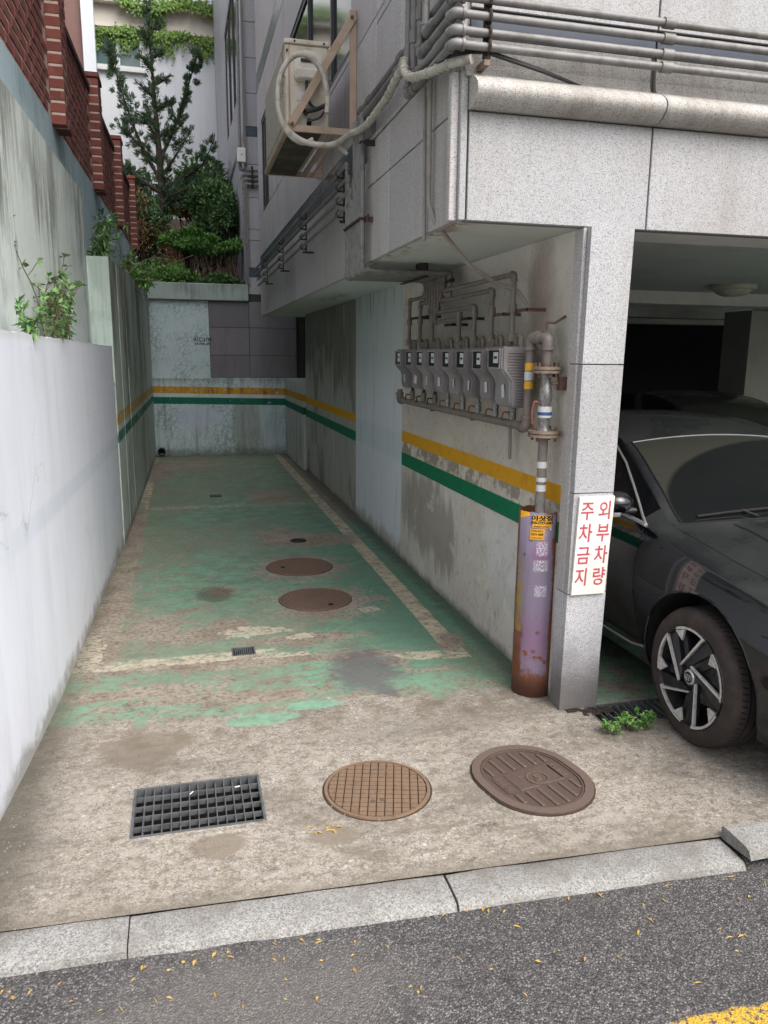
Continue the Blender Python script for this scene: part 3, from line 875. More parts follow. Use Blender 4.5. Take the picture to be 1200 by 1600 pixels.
def fillet(pts, r, n=4):
    """round the corners of a polyline"""
    P = [Vector(p) for p in pts]
    out = [P[0]]
    for i in range(1, len(P) - 1):
        a = (P[i - 1] - P[i]); b = (P[i + 1] - P[i])
        d = min(r, a.length * .49, b.length * .49)
        p0 = P[i] + a.normalized() * d; p1 = P[i] + b.normalized() * d
        for k in range(n + 1):
            t = k / n
            out.append(p0 * (1 - t) ** 2 + P[i] * 2 * t * (1 - t) + p1 * t * t)
    out.append(P[-1])
    return out

def elbow(c, a, b, r, parent, mat='galv', name='elbow', L=2.4):
    """pipe fitting: a thick bend with a collar at each mouth"""
    c = Vector(c); a = Vector(a).normalized(); b = Vector(b).normalized()
    m = B()
    d = r * L
    m.tube(fillet([c + a * d, c, c + b * d], d * .95, 5), r * 1.28, 12)
    for q in (a, b):
        m.tube([c + q * d * .82, c + q * d * 1.12], r * 1.5, 12)
    return m.build(name, mat, parent, smooth=True)

def pipeline(name, pts, r, mat, label, cat='gas pipe', group=None, fit=None, seg=10, fitname='elbow', couplings=()):
    """a run of pipe: the tube itself is the thing, its elbows are parts"""
    e = root(name, pts[0], label, cat, group)
    m = B().tube(fillet(pts, r * 2.2, 4), r, seg)
    m.build('tube', mat, e, smooth=True)
    P = [Vector(p) for p in pts]
    if fit:
        for i in range(1, len(P) - 1):
            elbow(P[i], P[i - 1] - P[i], P[i + 1] - P[i], r, e, fit, fitname)
    for (p, d) in couplings:
        p = Vector(p); d = Vector(d).normalized()
        B().tube([p - d * r * 1.6, p + d * r * 1.6], r * 1.35, 12).build('coupling', fit or mat, e, smooth=True)
    return e

def copy_part(o, parent, loc=None):
    c = o.copy(); COL.objects.link(c); c.parent = parent
    if loc is not None: c.location = loc
    return c
def copy_tree(o, parent=None):
    c = o.copy(); COL.objects.link(c)
    if parent is not None: c.parent = parent
    for ch in list(o.children): copy_tree(ch, c)
    return c

def text(body, size, mat, parent, mtx, name='lettering', ext=.0006, off=0., label=None, sx=1., align='CENTER'):
    cu = bpy.data.curves.new('t', 'FONT')
    cu.body = body; cu.size = size; cu.extrude = ext; cu.offset = off
    cu.align_x = align; cu.align_y = 'CENTER'; cu.resolution_u = 3
    t = bpy.data.objects.new('t', cu); COL.objects.link(t)
    dg = bpy.context.evaluated_depsgraph_get()
    me = bpy.data.meshes.new_from_object(t.evaluated_get(dg))
    bpy.data.objects.remove(t); bpy.data.curves.remove(cu)
    me.transform(mtx @ Matrix.Diagonal((sx, 1, 1, 1)))
    offv = Vector((0, 0, 0)); p = parent
    while p is not None: offv += Vector(p.location); p = p.parent
    me.transform(Matrix.Translation(-offv))
    me.materials.clear(); me.materials.append(M[mat])
    me.name = name
    o = link(bpy.data.objects.new(name, me)); o.parent = parent
    if label: o['label'] = label
    return o
def basis(o, ux, uy):
    ux = Vector(ux).normalized(); uy = Vector(uy).normalized(); uz = ux.cross(uy)
    return Matrix(((ux.x, uy.x, uz.x, o[0]), (ux.y, uy.y, uz.y, o[1]), (ux.z, uy.z, uz.z, o[2]), (0, 0, 0, 1)))

# ================================================================== SETTING
# ground: a far sheet, with the alley slab and the street laid on it
g_ = B()
# the slab has real pits under the grates
def slab(xs, ys, holes, z=0.):
    m = B()
    xs = sorted(set(xs)); ys = sorted(set(ys))
    for i in range(len(xs) - 1):
        for j in range(len(ys) - 1):
            cx = (xs[i] + xs[i + 1]) / 2; cy = (ys[j] + ys[j + 1]) / 2
            if any(h[0] < cx < h[1] and h[2] < cy < h[3] for h in holes): continue
            f = lambda x, k: (2.1365 - .045 * x) if k == 0 else ys[k]
            m.quad((xs[i], f(xs[i], j), z), (xs[i + 1], f(xs[i + 1], j), z), (xs[i + 1], ys[j + 1], z), (xs[i], ys[j + 1], z))
    return m
H1 = (-.245, .228, 2.53, 2.85)     # large grate
H2 = (.204, .334, 4.125, 4.245)    # small drain
H3 = (1.9, 4.0, 2.90, 3.08)        # channel grate of the garage
H3 = (1.80, 4.2, 2.90, 3.10)
xs = [-3.5, H1[0], H1[1], H2[0], H2[1], H3[0], H3[1], 14]
ys = [2.135, H1[2], H1[3], H2[2], H2[3], H3[2], H3[3], 13.4]
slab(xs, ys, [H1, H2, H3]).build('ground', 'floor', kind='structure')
rd = B()
rd.quad((-30, -12, -.035), (40, -12, -.035), (40, 2.3, -.035), (-30, 2.3, -.035))
rd.build('road', 'asphalt', kind='structure')
gr = B()
gr.quad((-150, -150, -.6), (150, -150, -.6), (150, 250, -.6), (-150, 250, -.6))
gr.build('terrain', 'soil', kind='structure')

# kerb stones
kerb = root('kerb', (0, 2.06, -.035), None, None, kind='structure')
def kerbstone(x0, x1, dz=0., tilt=0., depth=.145, yoff=0.):
    m = B()
    n = 7
    sec = [(0., -.04), (.006, -.012), (.022, -.003), (depth * .55, 0.), (depth - .008, 0.), (depth, -.008), (depth, -.05)]
    vs, fs = [], []
    for i in range(n + 1):
        x = x0 + (x1 - x0) * i / n
        e = .004 if i in (0, n) else 0
        for k, (a, b) in enumerate(sec):
            j = ru(-.003, .003) if 0 < k < 6 else 0
            yy = 2.0 - .045 * x + a + j + yoff - (.012 if k == 0 else 0) * rnd()
            vs.append((x, yy, b - e * (1 if k > 1 else 0) + dz + tilt * (x - x0)))
    s_ = len(sec)
    for i in range(n):
        for k in range(s_ - 1): fs.append((i * s_ + k, (i + 1) * s_ + k, (i + 1) * s_ + k + 1, i * s_ + k + 1))
    fs.append(tuple(range(s_))); fs.append(tuple(n * s_ + k for k in range(s_))[::-1])
    m.add(vs, fs)
    return m.build('kerbstone', 'kerb', kerb, smooth=True)
kerbstone(-3.2, -1.25, -.003); kerbstone(-1.246, -.222, -.003); kerbstone(-.218, .754, -.005); kerbstone(.762, 1.762, -.004)
kerbstone(1.772, 2.12, .045, -.03, .14, .0).__setitem__('label', 'raised broken kerbstone beside the car')
kerbstone(2.13, 3.2, .03, 0)
kerbstone(3.21, 4.6, .0, 0)

# ------------------------------------------------------------------ left side: white wall, old wall, terrace, brick wall
def wall_strip(pts, thick, z0, z1, name, mat, parent=None, **kw):
    """vertical wall following a plan polyline (face side = +X), z1 may be a list"""
    m = B(); n = len(pts)
    zt = z1 if isinstance(z1, (list, tuple)) else [z1] * n
    vs = []
    for (x, y), z in zip(pts, zt): vs += [(x, y, z0), (x, y, z), (x - thick, y, z), (x - thick, y, z0)]
    fs = []
    for i in range(n - 1):
        a, b = i * 4, i * 4 + 4
        for k in range(4):
            l = (k + 1) % 4
            fs.append((a + k, a + l, b + l, b + k))
    fs.append((3, 2, 1, 0)); fs.append(tuple(n * 4 - 4 + k for k in range(4)))
    m.add(vs, fs)
    return m.build(name, mat, parent, **kw)

white = root('white_wall', (-.65, 5, 0), 'smooth white painted wall along the left side of the alley with a faint ghost stripe', 'wall')
pk_ = [(-.80, 1.2, 1.76), (-.74, 2.0, 1.755), (-.70, 2.75, 1.745), (-.668, 3.2, 1.735), (-.636, 3.8, 1.725), (-.606, 5.0, 1.715), (-.572, 6.3, 1.705), (-.54, 7.6, 1.70)]
pw, pz = [], []
for (xa, ya_, za), (xb_, yb_, zb) in zip(pk_[:-1], pk_[1:]):
    n = max(1, int((yb_ - ya_) / .06))
    for i in range(n):
        t = i / n
        pw.append((xa + (xb_ - xa) * t + ru(-.0008, .0008), ya_ + (yb_ - ya_) * t)); pz.append(za + (zb - za) * t + ru(-.0025, .0025) - (.003 if rnd() < .04 else 0))
pw.append(pk_[-1][:2]); pz.append(1.70)
wall_strip(pw, .09, -.05, pz, 'wall', 'white_wall', white)

old = root('old_wall', (-.52, 10, 0), 'old grey-green wall with streaks and yellow and green stripes behind the white wall', 'wall')
wall_strip([(-.548, 6.905), (-.541, 7.55)], .19, 0, [2.408, 2.43], 'wall', 'old_wall', old)
wall_strip([(-.553, 7.55), (-.552, 7.585)], .15, 0, [2.42, 2.42], 'joint', 'groove', old)
wall_strip([(-.538, 7.585), (-.531, 8.35)], .19, 0, [2.43, 2.47], 'wall', 'old_wall', old)
wall_strip([(-.528, 8.36), (-.498, 10.85)], .19, 0, [2.47, 2.51], 'wall', 'old_wall', old)
wall_strip([(-.497, 10.86), (-.470, 13.3)], .19, 0, [2.51, 2.535], 'wall', 'old_wall', old)
B().box(-.735, -.546, 6.88, 6.902, 1.4, 2.412).build('end_block', 'pilaster_block', old, label='pale green end face of the old wall')
# terrace / retaining wall, slope .02 in plan
def tx(x0, y): return x0 + .02 * (y - 6.9)
terr = root('terrace_wall', (-.8, 5, 0), 'stained pale retaining wall behind the white wall, streaked dark at its top', 'wall')
m = B()
ya, yb = 0.8, 6.88
vs = [(tx(-.712, ya), ya, -.1), (tx(-.712, ya), ya, 2.895), (tx(-1.2, ya), ya, 2.895), (tx(-1.2, ya), ya, -.1),
      (tx(-.712, yb), yb, -.1), (tx(-.712, yb), yb, 2.895), (tx(-1.2, yb), yb, 2.895), (tx(-1.2, yb), yb, -.1)]
bf = [(0, 1, 5, 4), (1, 2, 6, 5), (2, 3, 7, 6), (4, 5, 6, 7), (3, 2, 1, 0)]
m.add(vs, bf); m.build('wall', 'stained_wall', terr)
m = B()
ya, yb, xo = 0.8, 15.6, -.865
vs = [(tx(xo, ya), ya, 2.3), (tx(xo, ya), ya, 3.35), (tx(-1.3, ya), ya, 3.35), (tx(-1.3, ya), ya, 2.3),
      (tx(xo, yb), yb, 2.3), (tx(xo, yb), yb, 3.35), (tx(-1.3, yb), yb, 3.35), (tx(-1.3, yb), yb, 2.3)]
m.add(vs, bf); m.build('upper_wall', 'blue_wall', terr, label='smooth blue-grey band above the stained part')
# soil of the terrace strip
m = B(); m.box(-1.2, -.60, 6.95, 15.6, 2.2, 2.36); m.build('planter_soil', 'soil', kind='structure')
m = B(); m.box(-1.1, -.69, 3.4, 6.86, 1.3, 1.69); m.build('ledge_soil', 'soil', kind='structure')

# brick wall with pilasters
bw = root('brick_wall', (-.87, 7, 3.35), 'red brick garden wall with brick pilasters on top of the blue-grey wall', 'brick wall')
CH = .0835
def brick_mesh(lx, ly, lz, name='brick'):
    m = B().box(-lx / 2, lx / 2, -ly / 2, ly / 2, -lz / 2, lz / 2, bev=.004)
    me = bpy.data.meshes.new(name); me.from_pydata([tuple(v) for v in m.v], [], m.f); me.materials.append(M['brick']); me.update()
    return me
bm_face = brick_mesh(.05, .216, CH - .018)
bm_long = brick_mesh(.14, .205, CH - .017)
bm_short = brick_mesh(.14, .10, CH - .017)
m = B()
ya, yb, xo = 0.8, 15.6, -.866
zt, zb_ = 4.27, 3.352
vs = [(tx(xo, ya), ya, zb_), (tx(xo, ya), ya, zt), (tx(-1.1, ya), ya, zt), (tx(-1.1, ya), ya, zb_),
      (tx(xo, yb), yb, zb_), (tx(xo, yb), yb, zt), (tx(-1.1, yb), yb, zt), (tx(-1.1, yb), yb, zb_)]
m.add(vs, bf + [(0, 4, 7, 3)]); m.build('mortar_core', 'mortar', bw)
PIL = [4.25, 6.65, 9.05, 11.45, 13.85]
stuffb = B(); cnt = 0
for r in range(11):
    z = zb_ + .006 + CH * (r + .5)
    y = 4.0 + (.11 if r % 2 else 0)
    while y < 15.5:
        pil = any(p - .1 < y < p + .45 for p in PIL)
        if not pil:
            if 4.5 < y < 9.0 and cnt < 170:
                o = link(bpy.data.objects.new('brick', bm_face)); o.parent = bw
                o.location = Vector((tx(-.885, y) + ru(-.002, .002), y, z)) - bw.location
                cnt += 1
            else:
                x = tx(-.885, y) + ru(-.002, .002)
                stuffb.box(x - .025, x + .025, y - .1025, y + .1025, z - CH / 2 + .007, z + CH / 2 - .007)
        y += .219
stuffb.build('bricks', 'brick', bw, kind='stuff')
for p in PIL:
    xf = tx(-.865, p) + .105
    c = B().box(xf - .10, xf - .004, p + .004, p + .334, zb_ - .03, 4.38).build('pilaster', 'mortar', bw)
    for r in range(13):
        z = zb_ - .04 + CH * (r + .5)
        a, b2 = (bm_long, bm_short) if r % 2 else (bm_short, bm_long)
        la, lb = (.205, .10) if r % 2 else (.10, .205)
        for me, yy in ((a, p + la / 2), (b2, p + .334 - lb / 2)):
            o = link(bpy.data.objects.new('brick', me)); o.parent = c
            o.location = Vector((xf - .07 + ru(-.002, .002), yy, z)) - bw.location
    B().box(xf - .17, xf + .012, p - .012, p + .346, zb_ - .04 + CH * 13, zb_ - .04 + CH * 13 + .05, bev=.008).build('pilaster_cap', 'brick', bw)
B().prism([(tx(-.84, .8), .8, 4.275), (tx(-.84, 15.6), 15.6, 4.275), (tx(-1.15, 15.6), 15.6, 4.275), (tx(-1.15, .8), .8, 4.275)], (0, 0, .05)).build('coping', 'coping', bw)

# ------------------------------------------------------------------ back wall
back = root('back_wall', (.5, 13.05, 0), 'cracked pale blue wall closing the alley with yellow and green stripes', 'wall')
B().box(-.49, 1.652, 13.0, 13.25, -.05, 1.262, bev=.008).build('lower_wall', 'back_lower', back)
B().box(-.51, .442, 13.055, 13.25, 1.25, 2.478).build('upper_panel', 'back_upper', back, label='pale blue textured panel with a stencilled mark')
B().box(-.51, 1.078, 12.99, 13.3, 2.48, 2.74, bev=.01).build('cap_beam', 'back_cap', back)
B().box(.44, 1.99, 13.085, 13.25, 1.2, 2.6).build('panel_backing', 'joint', back)
rows = [(1.268, 1.622), (1.628, 2.062), (2.068, 2.476)]
for (z0, z1) in rows:
    for (x0, x1) in ((.448, 1.076), (1.082, 1.85)):
        B().box(x0, x1, 13.06, 13.085, z0, z1, bev=.003).build('granite_panel', 'granite_dark', back)
# stencilled marks
text('A1C-2199', .085, 'ink', back, basis((.335, 13.052, 1.866), (1, 0, 0), (0, 0, 1)), off=.002, sx=.78)
text('010-7744-1294', .05, 'ink', back, basis((.335, 13.052, 1.80), (1, 0, 0), (0, 0, 1)), off=.002, sx=.8)
# drain outlet stub
dp = root('drain_pipe', (-.39, 13, .1), 'black drain pipe end sticking out low at the left of the back wall', 'drain pipe')
B().lathe([(.045, .1), (.045, -.09), (.062, -.09), (.062, .1)], (-.38, 12.99, .085), 'Y', 16).build('pipe', 'black_plastic', dp, smooth=True)
B().lathe([(0.0, 0), (.045, 0)], (-.38, 12.985, .085), 'Y', 16).build('bore', 'under', dp)
B().box(-.49, -.30, 12.93, 12.998, .0, .05, bev=.01).build('mortar_step', 'back_cap', dp)

# low wall at the right rear
lowr = root('low_wall', (1.8, 12, 0), 'low striped wall section at the right rear corner under the dark window strip', 'wall')
B().box(1.652, 2.3, 11.06, 13.3, -.05, 1.262, bev=.008).build('wall', 'low_right', lowr)

# ------------------------------------------------------------------ main building over the garage
bld = root('apartment_building', (4, 6, 0), 'grey granite-clad building raised on pillars over a car garage, right of the alley', 'building')
# masses kept well inside the cladding
B().box(1.255, 13, 3.19, 11.72, 2.40, 11).build('wall_core', 'joint', bld)
B().box(1.14, 1.3, 3.17, 4.70, 2.22, 2.80).build('bay_core', 'joint', bld)
B().box(1.19, 1.3, 3.17, 11.72, 2.22, 2.45).build('bay_core', 'joint', bld)
# soffit
m = B().box(1.115, 1.93, 3.15, 4.72, 2.195, 2.215).box(1.165, 1.93, 4.72, 11.735, 2.195, 2.215)
m.build('soffit', 'soffit', bld)
# alley wall of the ground floor
B().box(1.69, 1.87, 3.13, 11.05, -.05, 2.193).build('side_wall', 'right_wall', bld, label='ground floor wall on the alley side with yellow and green stripes and a pale repainted patch')

def panel(x0, x1, y0, y1, z0, z1, mat, name='granite_panel', bev=.0025):
    return B().box(x0, x1, y0, y1, z0, z1, bev=bev).build(name, mat, bld)
gj = .0035
def side_row(xf, ys, z0, z1, mat='granite_side', t=.03, name='granite_panel'):
    for a, b in zip(ys[:-1], ys[1:]):
        panel(xf, xf + t, a + gj, b - gj, z0 + gj, z1 - gj, mat, name)
YB = [4.735, 5.69, 6.52, 7.32, 8.16, 9.05, 9.98, 10.9, 11.75]
YA = [3.19, 4.21, 4.725]
side_row(1.10, YA, 2.19, 2.61)
side_row(1.10, YA, 2.61, 2.84)
B().box(1.095, 1.175, 3.19, 4.735, 2.845, 2.865, bev=.003).build('ledge', 'cornice', bld)
side_row(1.155, YB, 2.19, 2.82)
YD = [4.735]
while YD[-1] < 11.3: YD.append(YD[-1] + .64)
YD[-1] = 11.75
side_row(1.158, YD, 2.82, 3.02, 'tile_dark', name='dark_tile')
side_row(1.155, YB, 3.02, 3.55)
YU = [3.15, 4.21, 4.735, 5.43]
side_row(1.155, [3.15, 4.21, 4.735], 2.87, 3.50)
side_row(1.155, YU, 3.55, 4.10)
side_row(1.155, [3.15, 4.21, 4.735], 3.5, 3.55)
side_row(1.155, YU, 4.10, 4.7)
YW = [8.3, 9.05, 9.98, 10.45]
side_row(1.155, YW, 3.55, 4.10); side_row(1.155, YW, 4.10, 4.7)
side_row(1.155, [11.25, 11.75], 3.55, 4.10); side_row(1.155, [11.25, 11.75], 4.10, 4.7)
side_row(1.155, [5.43, 6.4, 7.32, 8.3], 3.02 + .53, 3.60)
Yall = [3.15, 4.21, 5.2, 6.1, 7.0, 7.9, 8.8, 9.7, 10.7, 11.75]
for z0, z1, mt in ((4.7, 5.2, 'granite_side'), (5.2, 5.42, 'tile_dark'), (5.42, 6.1, 'granite_side'), (6.1, 6.9, 'granite_side'), (6.9, 7.1, 'tile_dark'), (7.1, 8.0, 'granite_side'), (8.0, 9.0, 'granite_side'), (9.0, 10.0, 'granite_side')):
    side_row(1.155, Yall, z0, z1, mt, name='granite_panel' if mt == 'granite_side' else 'dark_tile')
# end wall of the upper storeys (towards the rear gap)
for k in range(8):
    z0 = 2.19 + k * .95
    panel(1.16, 2.5, 11.755, 11.78, z0 + gj, z0 + .95 - gj, 'granite_far')

def window(y0, y1, z0, z1, mull, parent, x=1.19):
    f = B()
    t = .035
    f.box(x, x + .05, y0, y0 + t, z0, z1).box(x, x + .05, y1 - t, y1, z0, z1)
    f.box(x, x + .05, y0 + t, y1 - t, z0, z0 + t).box(x, x + .05, y0 + t, y1 - t, z1 - t, z1)
    w = f.build('window', 'frame_dark', parent)
    for k in mull:
        B().box(x - .01, x + .045, k - .02, k + .02, z0 + t, z1 - t).build('mullion', 'frame_dark', w)
    ed = [y0 + t] + list(mull) + [y1 - t]
    for a, b in zip(ed[:-1], ed[1:]):
        B().box(x + .012, x + .02, a + .022, b - .022, z0 + t, z1 - t).build('pane', 'glass_dark', w)
    return w
window(5.44, 8.29, 3.61, 4.69, [6.15, 7.2], bld, x=1.165)
window(10.46, 11.24, 3.57, 4.69, [10.85], bld, x=1.165)

# front facade (street side)
YF = 3.12
fx = [1.14, 1.965, 2.86, 3.75, 4.7, 5.7, 6.7]
for a, b in zip(fx[:-1], fx[1:]):
    panel(a + gj, b - gj, YF, YF + .03, 2.19, 2.60, 'granite_front')
    # half round cornice stones
    prof = []
    for k in range(9):
        t = k / 8
        prof.append((YF - .095 * math.sin(math.pi * (.12 + .80 * t)) ** .8 + .0, 2.605 + .118 * t))
    pts = [(YF + .03, 2.605)] + prof + [(YF + .03, 2.723)]
    B().prism([(a + (gj if a > 1.2 else .0), q[0], q[1]) for q in pts], (b - a - gj, 0, 0)).build('cornice_stone', 'cornice', bld, smooth=True, auto=math.radians(35))
    # concave plinth above
    pr = [(YF + .03, 2.725), (YF - .012, 2.725), (YF + .004, 2.745), (YF + .012, 2.775), (YF + .012, 2.868), (YF + .03, 2.868)]
    B().prism([(a + gj - (.02 if a < 1.2 else 0), q[0], q[1]) for q in pr], (b - a - 2 * gj, 0, 0)).build('plinth_stone', 'cornice', bld)
    panel(a + gj, b - gj, YF + .018, YF + .04, 2.872, 2.968, 'tile_front', 'dark_tile')
    for z0, z1 in ((2.972, 3.7), (3.7, 4.5), (4.5, 5.3), (5.3, 6.2), (6.2, 7.2)):
        panel(a + gj, b - gj, YF + .012, YF + .04, z0 + gj, z1 - gj, 'granite_front')
B().box(1.14, 13, YF + .031, YF + .06, 2.19, 7.2).build('facade_backing', 'sealant', bld)
B().box(1.875, 13, YF + .06, YF + .32, 2.19, 2.42).build('lintel', 'garage_beam', bld)
# corner trims
B().box(1.075, 1.108, YF + .028, YF + .065, 2.19, 2.745, bev=.003).build('corner_trim', 'granite_side', bld)
B().box(1.108, 1.137, YF + .004, YF + .04, 2.19, 2.745, bev=.003).build('corner_trim', 'granite_front', bld)
B().box(1.112, 1.15, YF + .03, YF + .2, 2.75, 7.2, bev=.003).build('corner_trim', 'granite_side', bld)

# corner pillar
pil = B().box(1.71, 1.875, 3.125, 3.42, -.05, 2.19).build('pillar', 'sealant', bld, label='corner pillar clad in granite with the parking sign')
def pfront(z0, z1, l0, l1, r0, r1, base=False):
    m = B()
    y0, y1 = 3.088, 3.122
    pts = [(l0, z0), (r0, z0), (r1, z1), (l1, z1)]
    vs = [(p[0], y0, p[1]) for p in pts] + [(p[0], y1, p[1]) for p in pts]
    m.add(vs, [(0, 1, 2, 3), (7, 6, 5, 4), (0, 3, 7, 4), (1, 5, 6, 2), (3, 2, 6, 7), (0, 4, 5, 1)])
    o = m.build('granite_panel', 'granite_front' if not base else 'granite_base', pil)
    return o
def base_mat():
    g = G('granite_base')
    v = g.vor(330, 'F1', out='Color'); sp = g.n('ShaderNodeSeparateColor'); g.l(v.s, sp.inputs[0])
    c = g.ramp(S(g, sp.outputs[0]), [(0, rgb(96, 96, 104)), (.2, rgb(166, 166, 170)), (.8, rgb(190, 190, 194))])
    n = g.noise(6, 6, .6)
    c = g.mix(g.sm(g.z + (n - .5) * .25, .42, .05) * .85, c, rgb(82, 78, 76))
    return g.out(c, .65, bump=n, bs=.1)
M['granite_base'] = base_mat()
pfront(.0, .572, 1.668, 1.676, 1.858, 1.872, True)
pfront(.577, 1.045, 1.676, 1.68, 1.872, 1.877)
pfront(1.05, 1.616, 1.68, 1.684, 1.877, 1.883)
pfront(1.621, 2.188, 1.684, 1.69, 1.883, 1.892)
for z0, z1 in ((0, .572), (.577, 1.616), (1.621, 2.188)):
    B().box(1.862, 1.888, 3.124, 3.40, z0, z1, bev=.002).build('granite_panel', 'granite_front' if z0 > .1 else 'granite_base', pil)
    B().box(1.672, 1.689, 3.124, 3.2, z0, z1, bev=.002).build('granite_edge', 'granite_base' if z0 < .1 else 'granite_side', pil)

# garage interior
gar = root('garage_interior', (6, 8, 0), 'dark garage under the building with ceiling beams and a grey column', 'garage')
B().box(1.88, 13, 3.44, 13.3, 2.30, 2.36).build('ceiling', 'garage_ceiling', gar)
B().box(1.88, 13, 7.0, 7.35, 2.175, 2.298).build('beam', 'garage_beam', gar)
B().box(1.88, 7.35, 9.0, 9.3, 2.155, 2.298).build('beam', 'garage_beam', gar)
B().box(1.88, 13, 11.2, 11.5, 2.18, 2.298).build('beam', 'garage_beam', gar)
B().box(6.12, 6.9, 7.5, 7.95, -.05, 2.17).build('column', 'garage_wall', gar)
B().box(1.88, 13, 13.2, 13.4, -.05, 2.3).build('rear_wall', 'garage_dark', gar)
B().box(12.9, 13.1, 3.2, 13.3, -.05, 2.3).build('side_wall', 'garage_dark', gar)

# ceiling lamp (unlit)
lamp = root('ceiling_lamp', (4.87, 6.25, 2.3), 'round unlit ceiling lamp on the garage ceiling', 'ceiling lamp')
B().lathe([(0, 2.298), (.2, 2.298), (.2, 2.262), (.17, 2.255), (0, 2.255)], (4.87, 6.25, 0), 'Z', 28).build('base', 'lamp_shade', lamp, smooth=True)
B().lathe([(.16, 2.256), (.14, 2.225), (.09, 2.205), (0, 2.198)], (4.87, 6.25, 0), 'Z', 28).build('shade', 'lamp_shade', lamp, smooth=True)

# ------------------------------------------------------------------ rear building
rb = root('apartment_building', (2, 16, 0), 'grey granite building at the rear behind the alley with a dark band and small pipes', 'building')
B().box(1.12, 8, 13.12, 21.4, 2.5, 12).build('wall_core', 'joint', rb)
zr = [2.5, 2.865, 3.01, 3.43, 3.60, 4.08, 4.57, 4.98, 5.12, 5.6, 6.1, 6.6, 7.1, 7.6, 8.2, 8.8, 9.4, 10, 10.6, 11.2, 12]
for z0, z1 in zip(zr[:-1], zr[1:]):
    dk = abs(z0 - 2.865) < .01 or abs(z0 - 4.98) < .01
    for x0, x1 in ((1.086, 1.9), (1.906, 2.9)):
        B().box(x0, x1, 13.09, 13.118, z0 + gj, z1 - gj, bev=.003).build('dark_tile' if dk else 'granite_panel', 'tile_dark' if dk else 'granite_far', rb)
zs = [2.75, 3.6, 4.57, 4.98, 5.12, 5.9, 6.9, 7.9, 8.9, 10.0, 11.0, 12]
ysd = [13.12, 14.1, 15.2, 16.3, 17.4, 18.5, 19.6, 20.5, 21.4]
for z0, z1 in zip(zs[:-1], zs[1:]):
    dk = abs(z0 - 4.98) < .01
    for a, b in zip(ysd[:-1], ysd[1:]):
        if 5.8 < z0 < 6.95 and 13.9 < a < 16.5: continue
        B().box(1.088, 1.118, a + gj, b - gj, z0 + gj, z1 - gj, bev=.003).build('dark_tile' if dk else 'granite_panel', 'tile_dark' if dk else 'granite_far', rb)
window(14.12, 17.38, 5.92, 7.88, [15.2, 16.3], rb, x=1.10)
B().box(1.07, 1.10, 13.0, 13.1, 2.75, 12).build('corner_trim', 'sealant', rb)
B().box(1.86, 1.98, 13.1, 13.13, 1.27, 2.45).build('dark_strip_window', 'glass_dark', rb)
B().box(1.853, 1.866, 13.05, 13.13, 1.27, 2.45).build('window_jamb', 'frame_dark', rb)

# ------------------------------------------------------------------ houses and slope behind
m = B()
nx, ny = 14, 16
vs = []
for j in range(ny + 1):
    for i in range(nx + 1):
        x = -3 + 5.2 * i / nx; y = 13.26 + 9 * j / ny
        z = 2.62 + max(0, (y - 13.8)) * .30 + ru(-.06, .06)
        if y > 17: z = min(z, 3.6 + (y - 17) * .5)
        vs.append((x, y, z))
m.add(vs, [(j * (nx + 1) + i, j * (nx + 1) + i + 1, (j + 1) * (nx + 1) + i + 1, (j + 1) * (nx + 1) + i) for j in range(ny) for i in range(nx)])
m.build('hillside', 'soil', smooth=True, kind='structure')

wh = root('white_house', (-.3, 22, 3), 'tall white rendered house beyond the trees with ivy and a sliding window', 'house')
B().box(-2.6, 4, 21.8, 26, 3, 13).build('wall', 'house_white', wh)
B().box(-2.6, 4, 21.62, 21.8, 9.93, 10.12).build('cornice', 'house_white', wh)
B().box(-2.6, 4, 21.70, 21.8, 9.34, 9.42).build('cornice', 'house_white', wh)
wf = B()
x0, x1, z0, z1, yy = -1.78, -.64, 8.5, 9.36, 21.74
for a in ((x0, x0 + .06, z0, z1), (x1 - .06, x1, z0, z1), (x0 + .06, x1 - .06, z0, z0 + .07), (x0 + .06, x1 - .06, z1 - .06, z1)):
    wf.box(a[0], a[1], yy, 21.81, a[2], a[3])
w = wf.build('window', 'frame_white', wh)
B().box(-1.25, -1.17, yy - .01, 21.8, z0 + .07, z1 - .06).build('sash_bar', 'frame_white', w)
B().box(-1.72, -1.25, 21.77, 21.79, z0 + .07, z1 - .06).build('pane', 'glass_green', w)
B().box(-1.17, -.70, 21.775, 21.79, z0 + .07, z1 - .06).build('pane', 'glass_green', w)
B().box(-1.9, -.55, 21.70, 21.8, z0 - .06, z0 - .003).build('sill', 'frame_white', w)

nh = root('neighbour_house', (-2.4, 18, 3), 'pinkish brown stone house corner with a white pier above the brick wall', 'house')
B().box(-5, -1.66, 18.0, 18.3, 3, 13).build('wall', 'house_brown', nh)
B().box(-1.655, -1.42, 17.85, 18.0, 3, 13).build('pier', 'house_white', nh)
B().box(-2.35, -1.98, 17.9, 18, 3, 13).build('pier', 'house_white', nh)

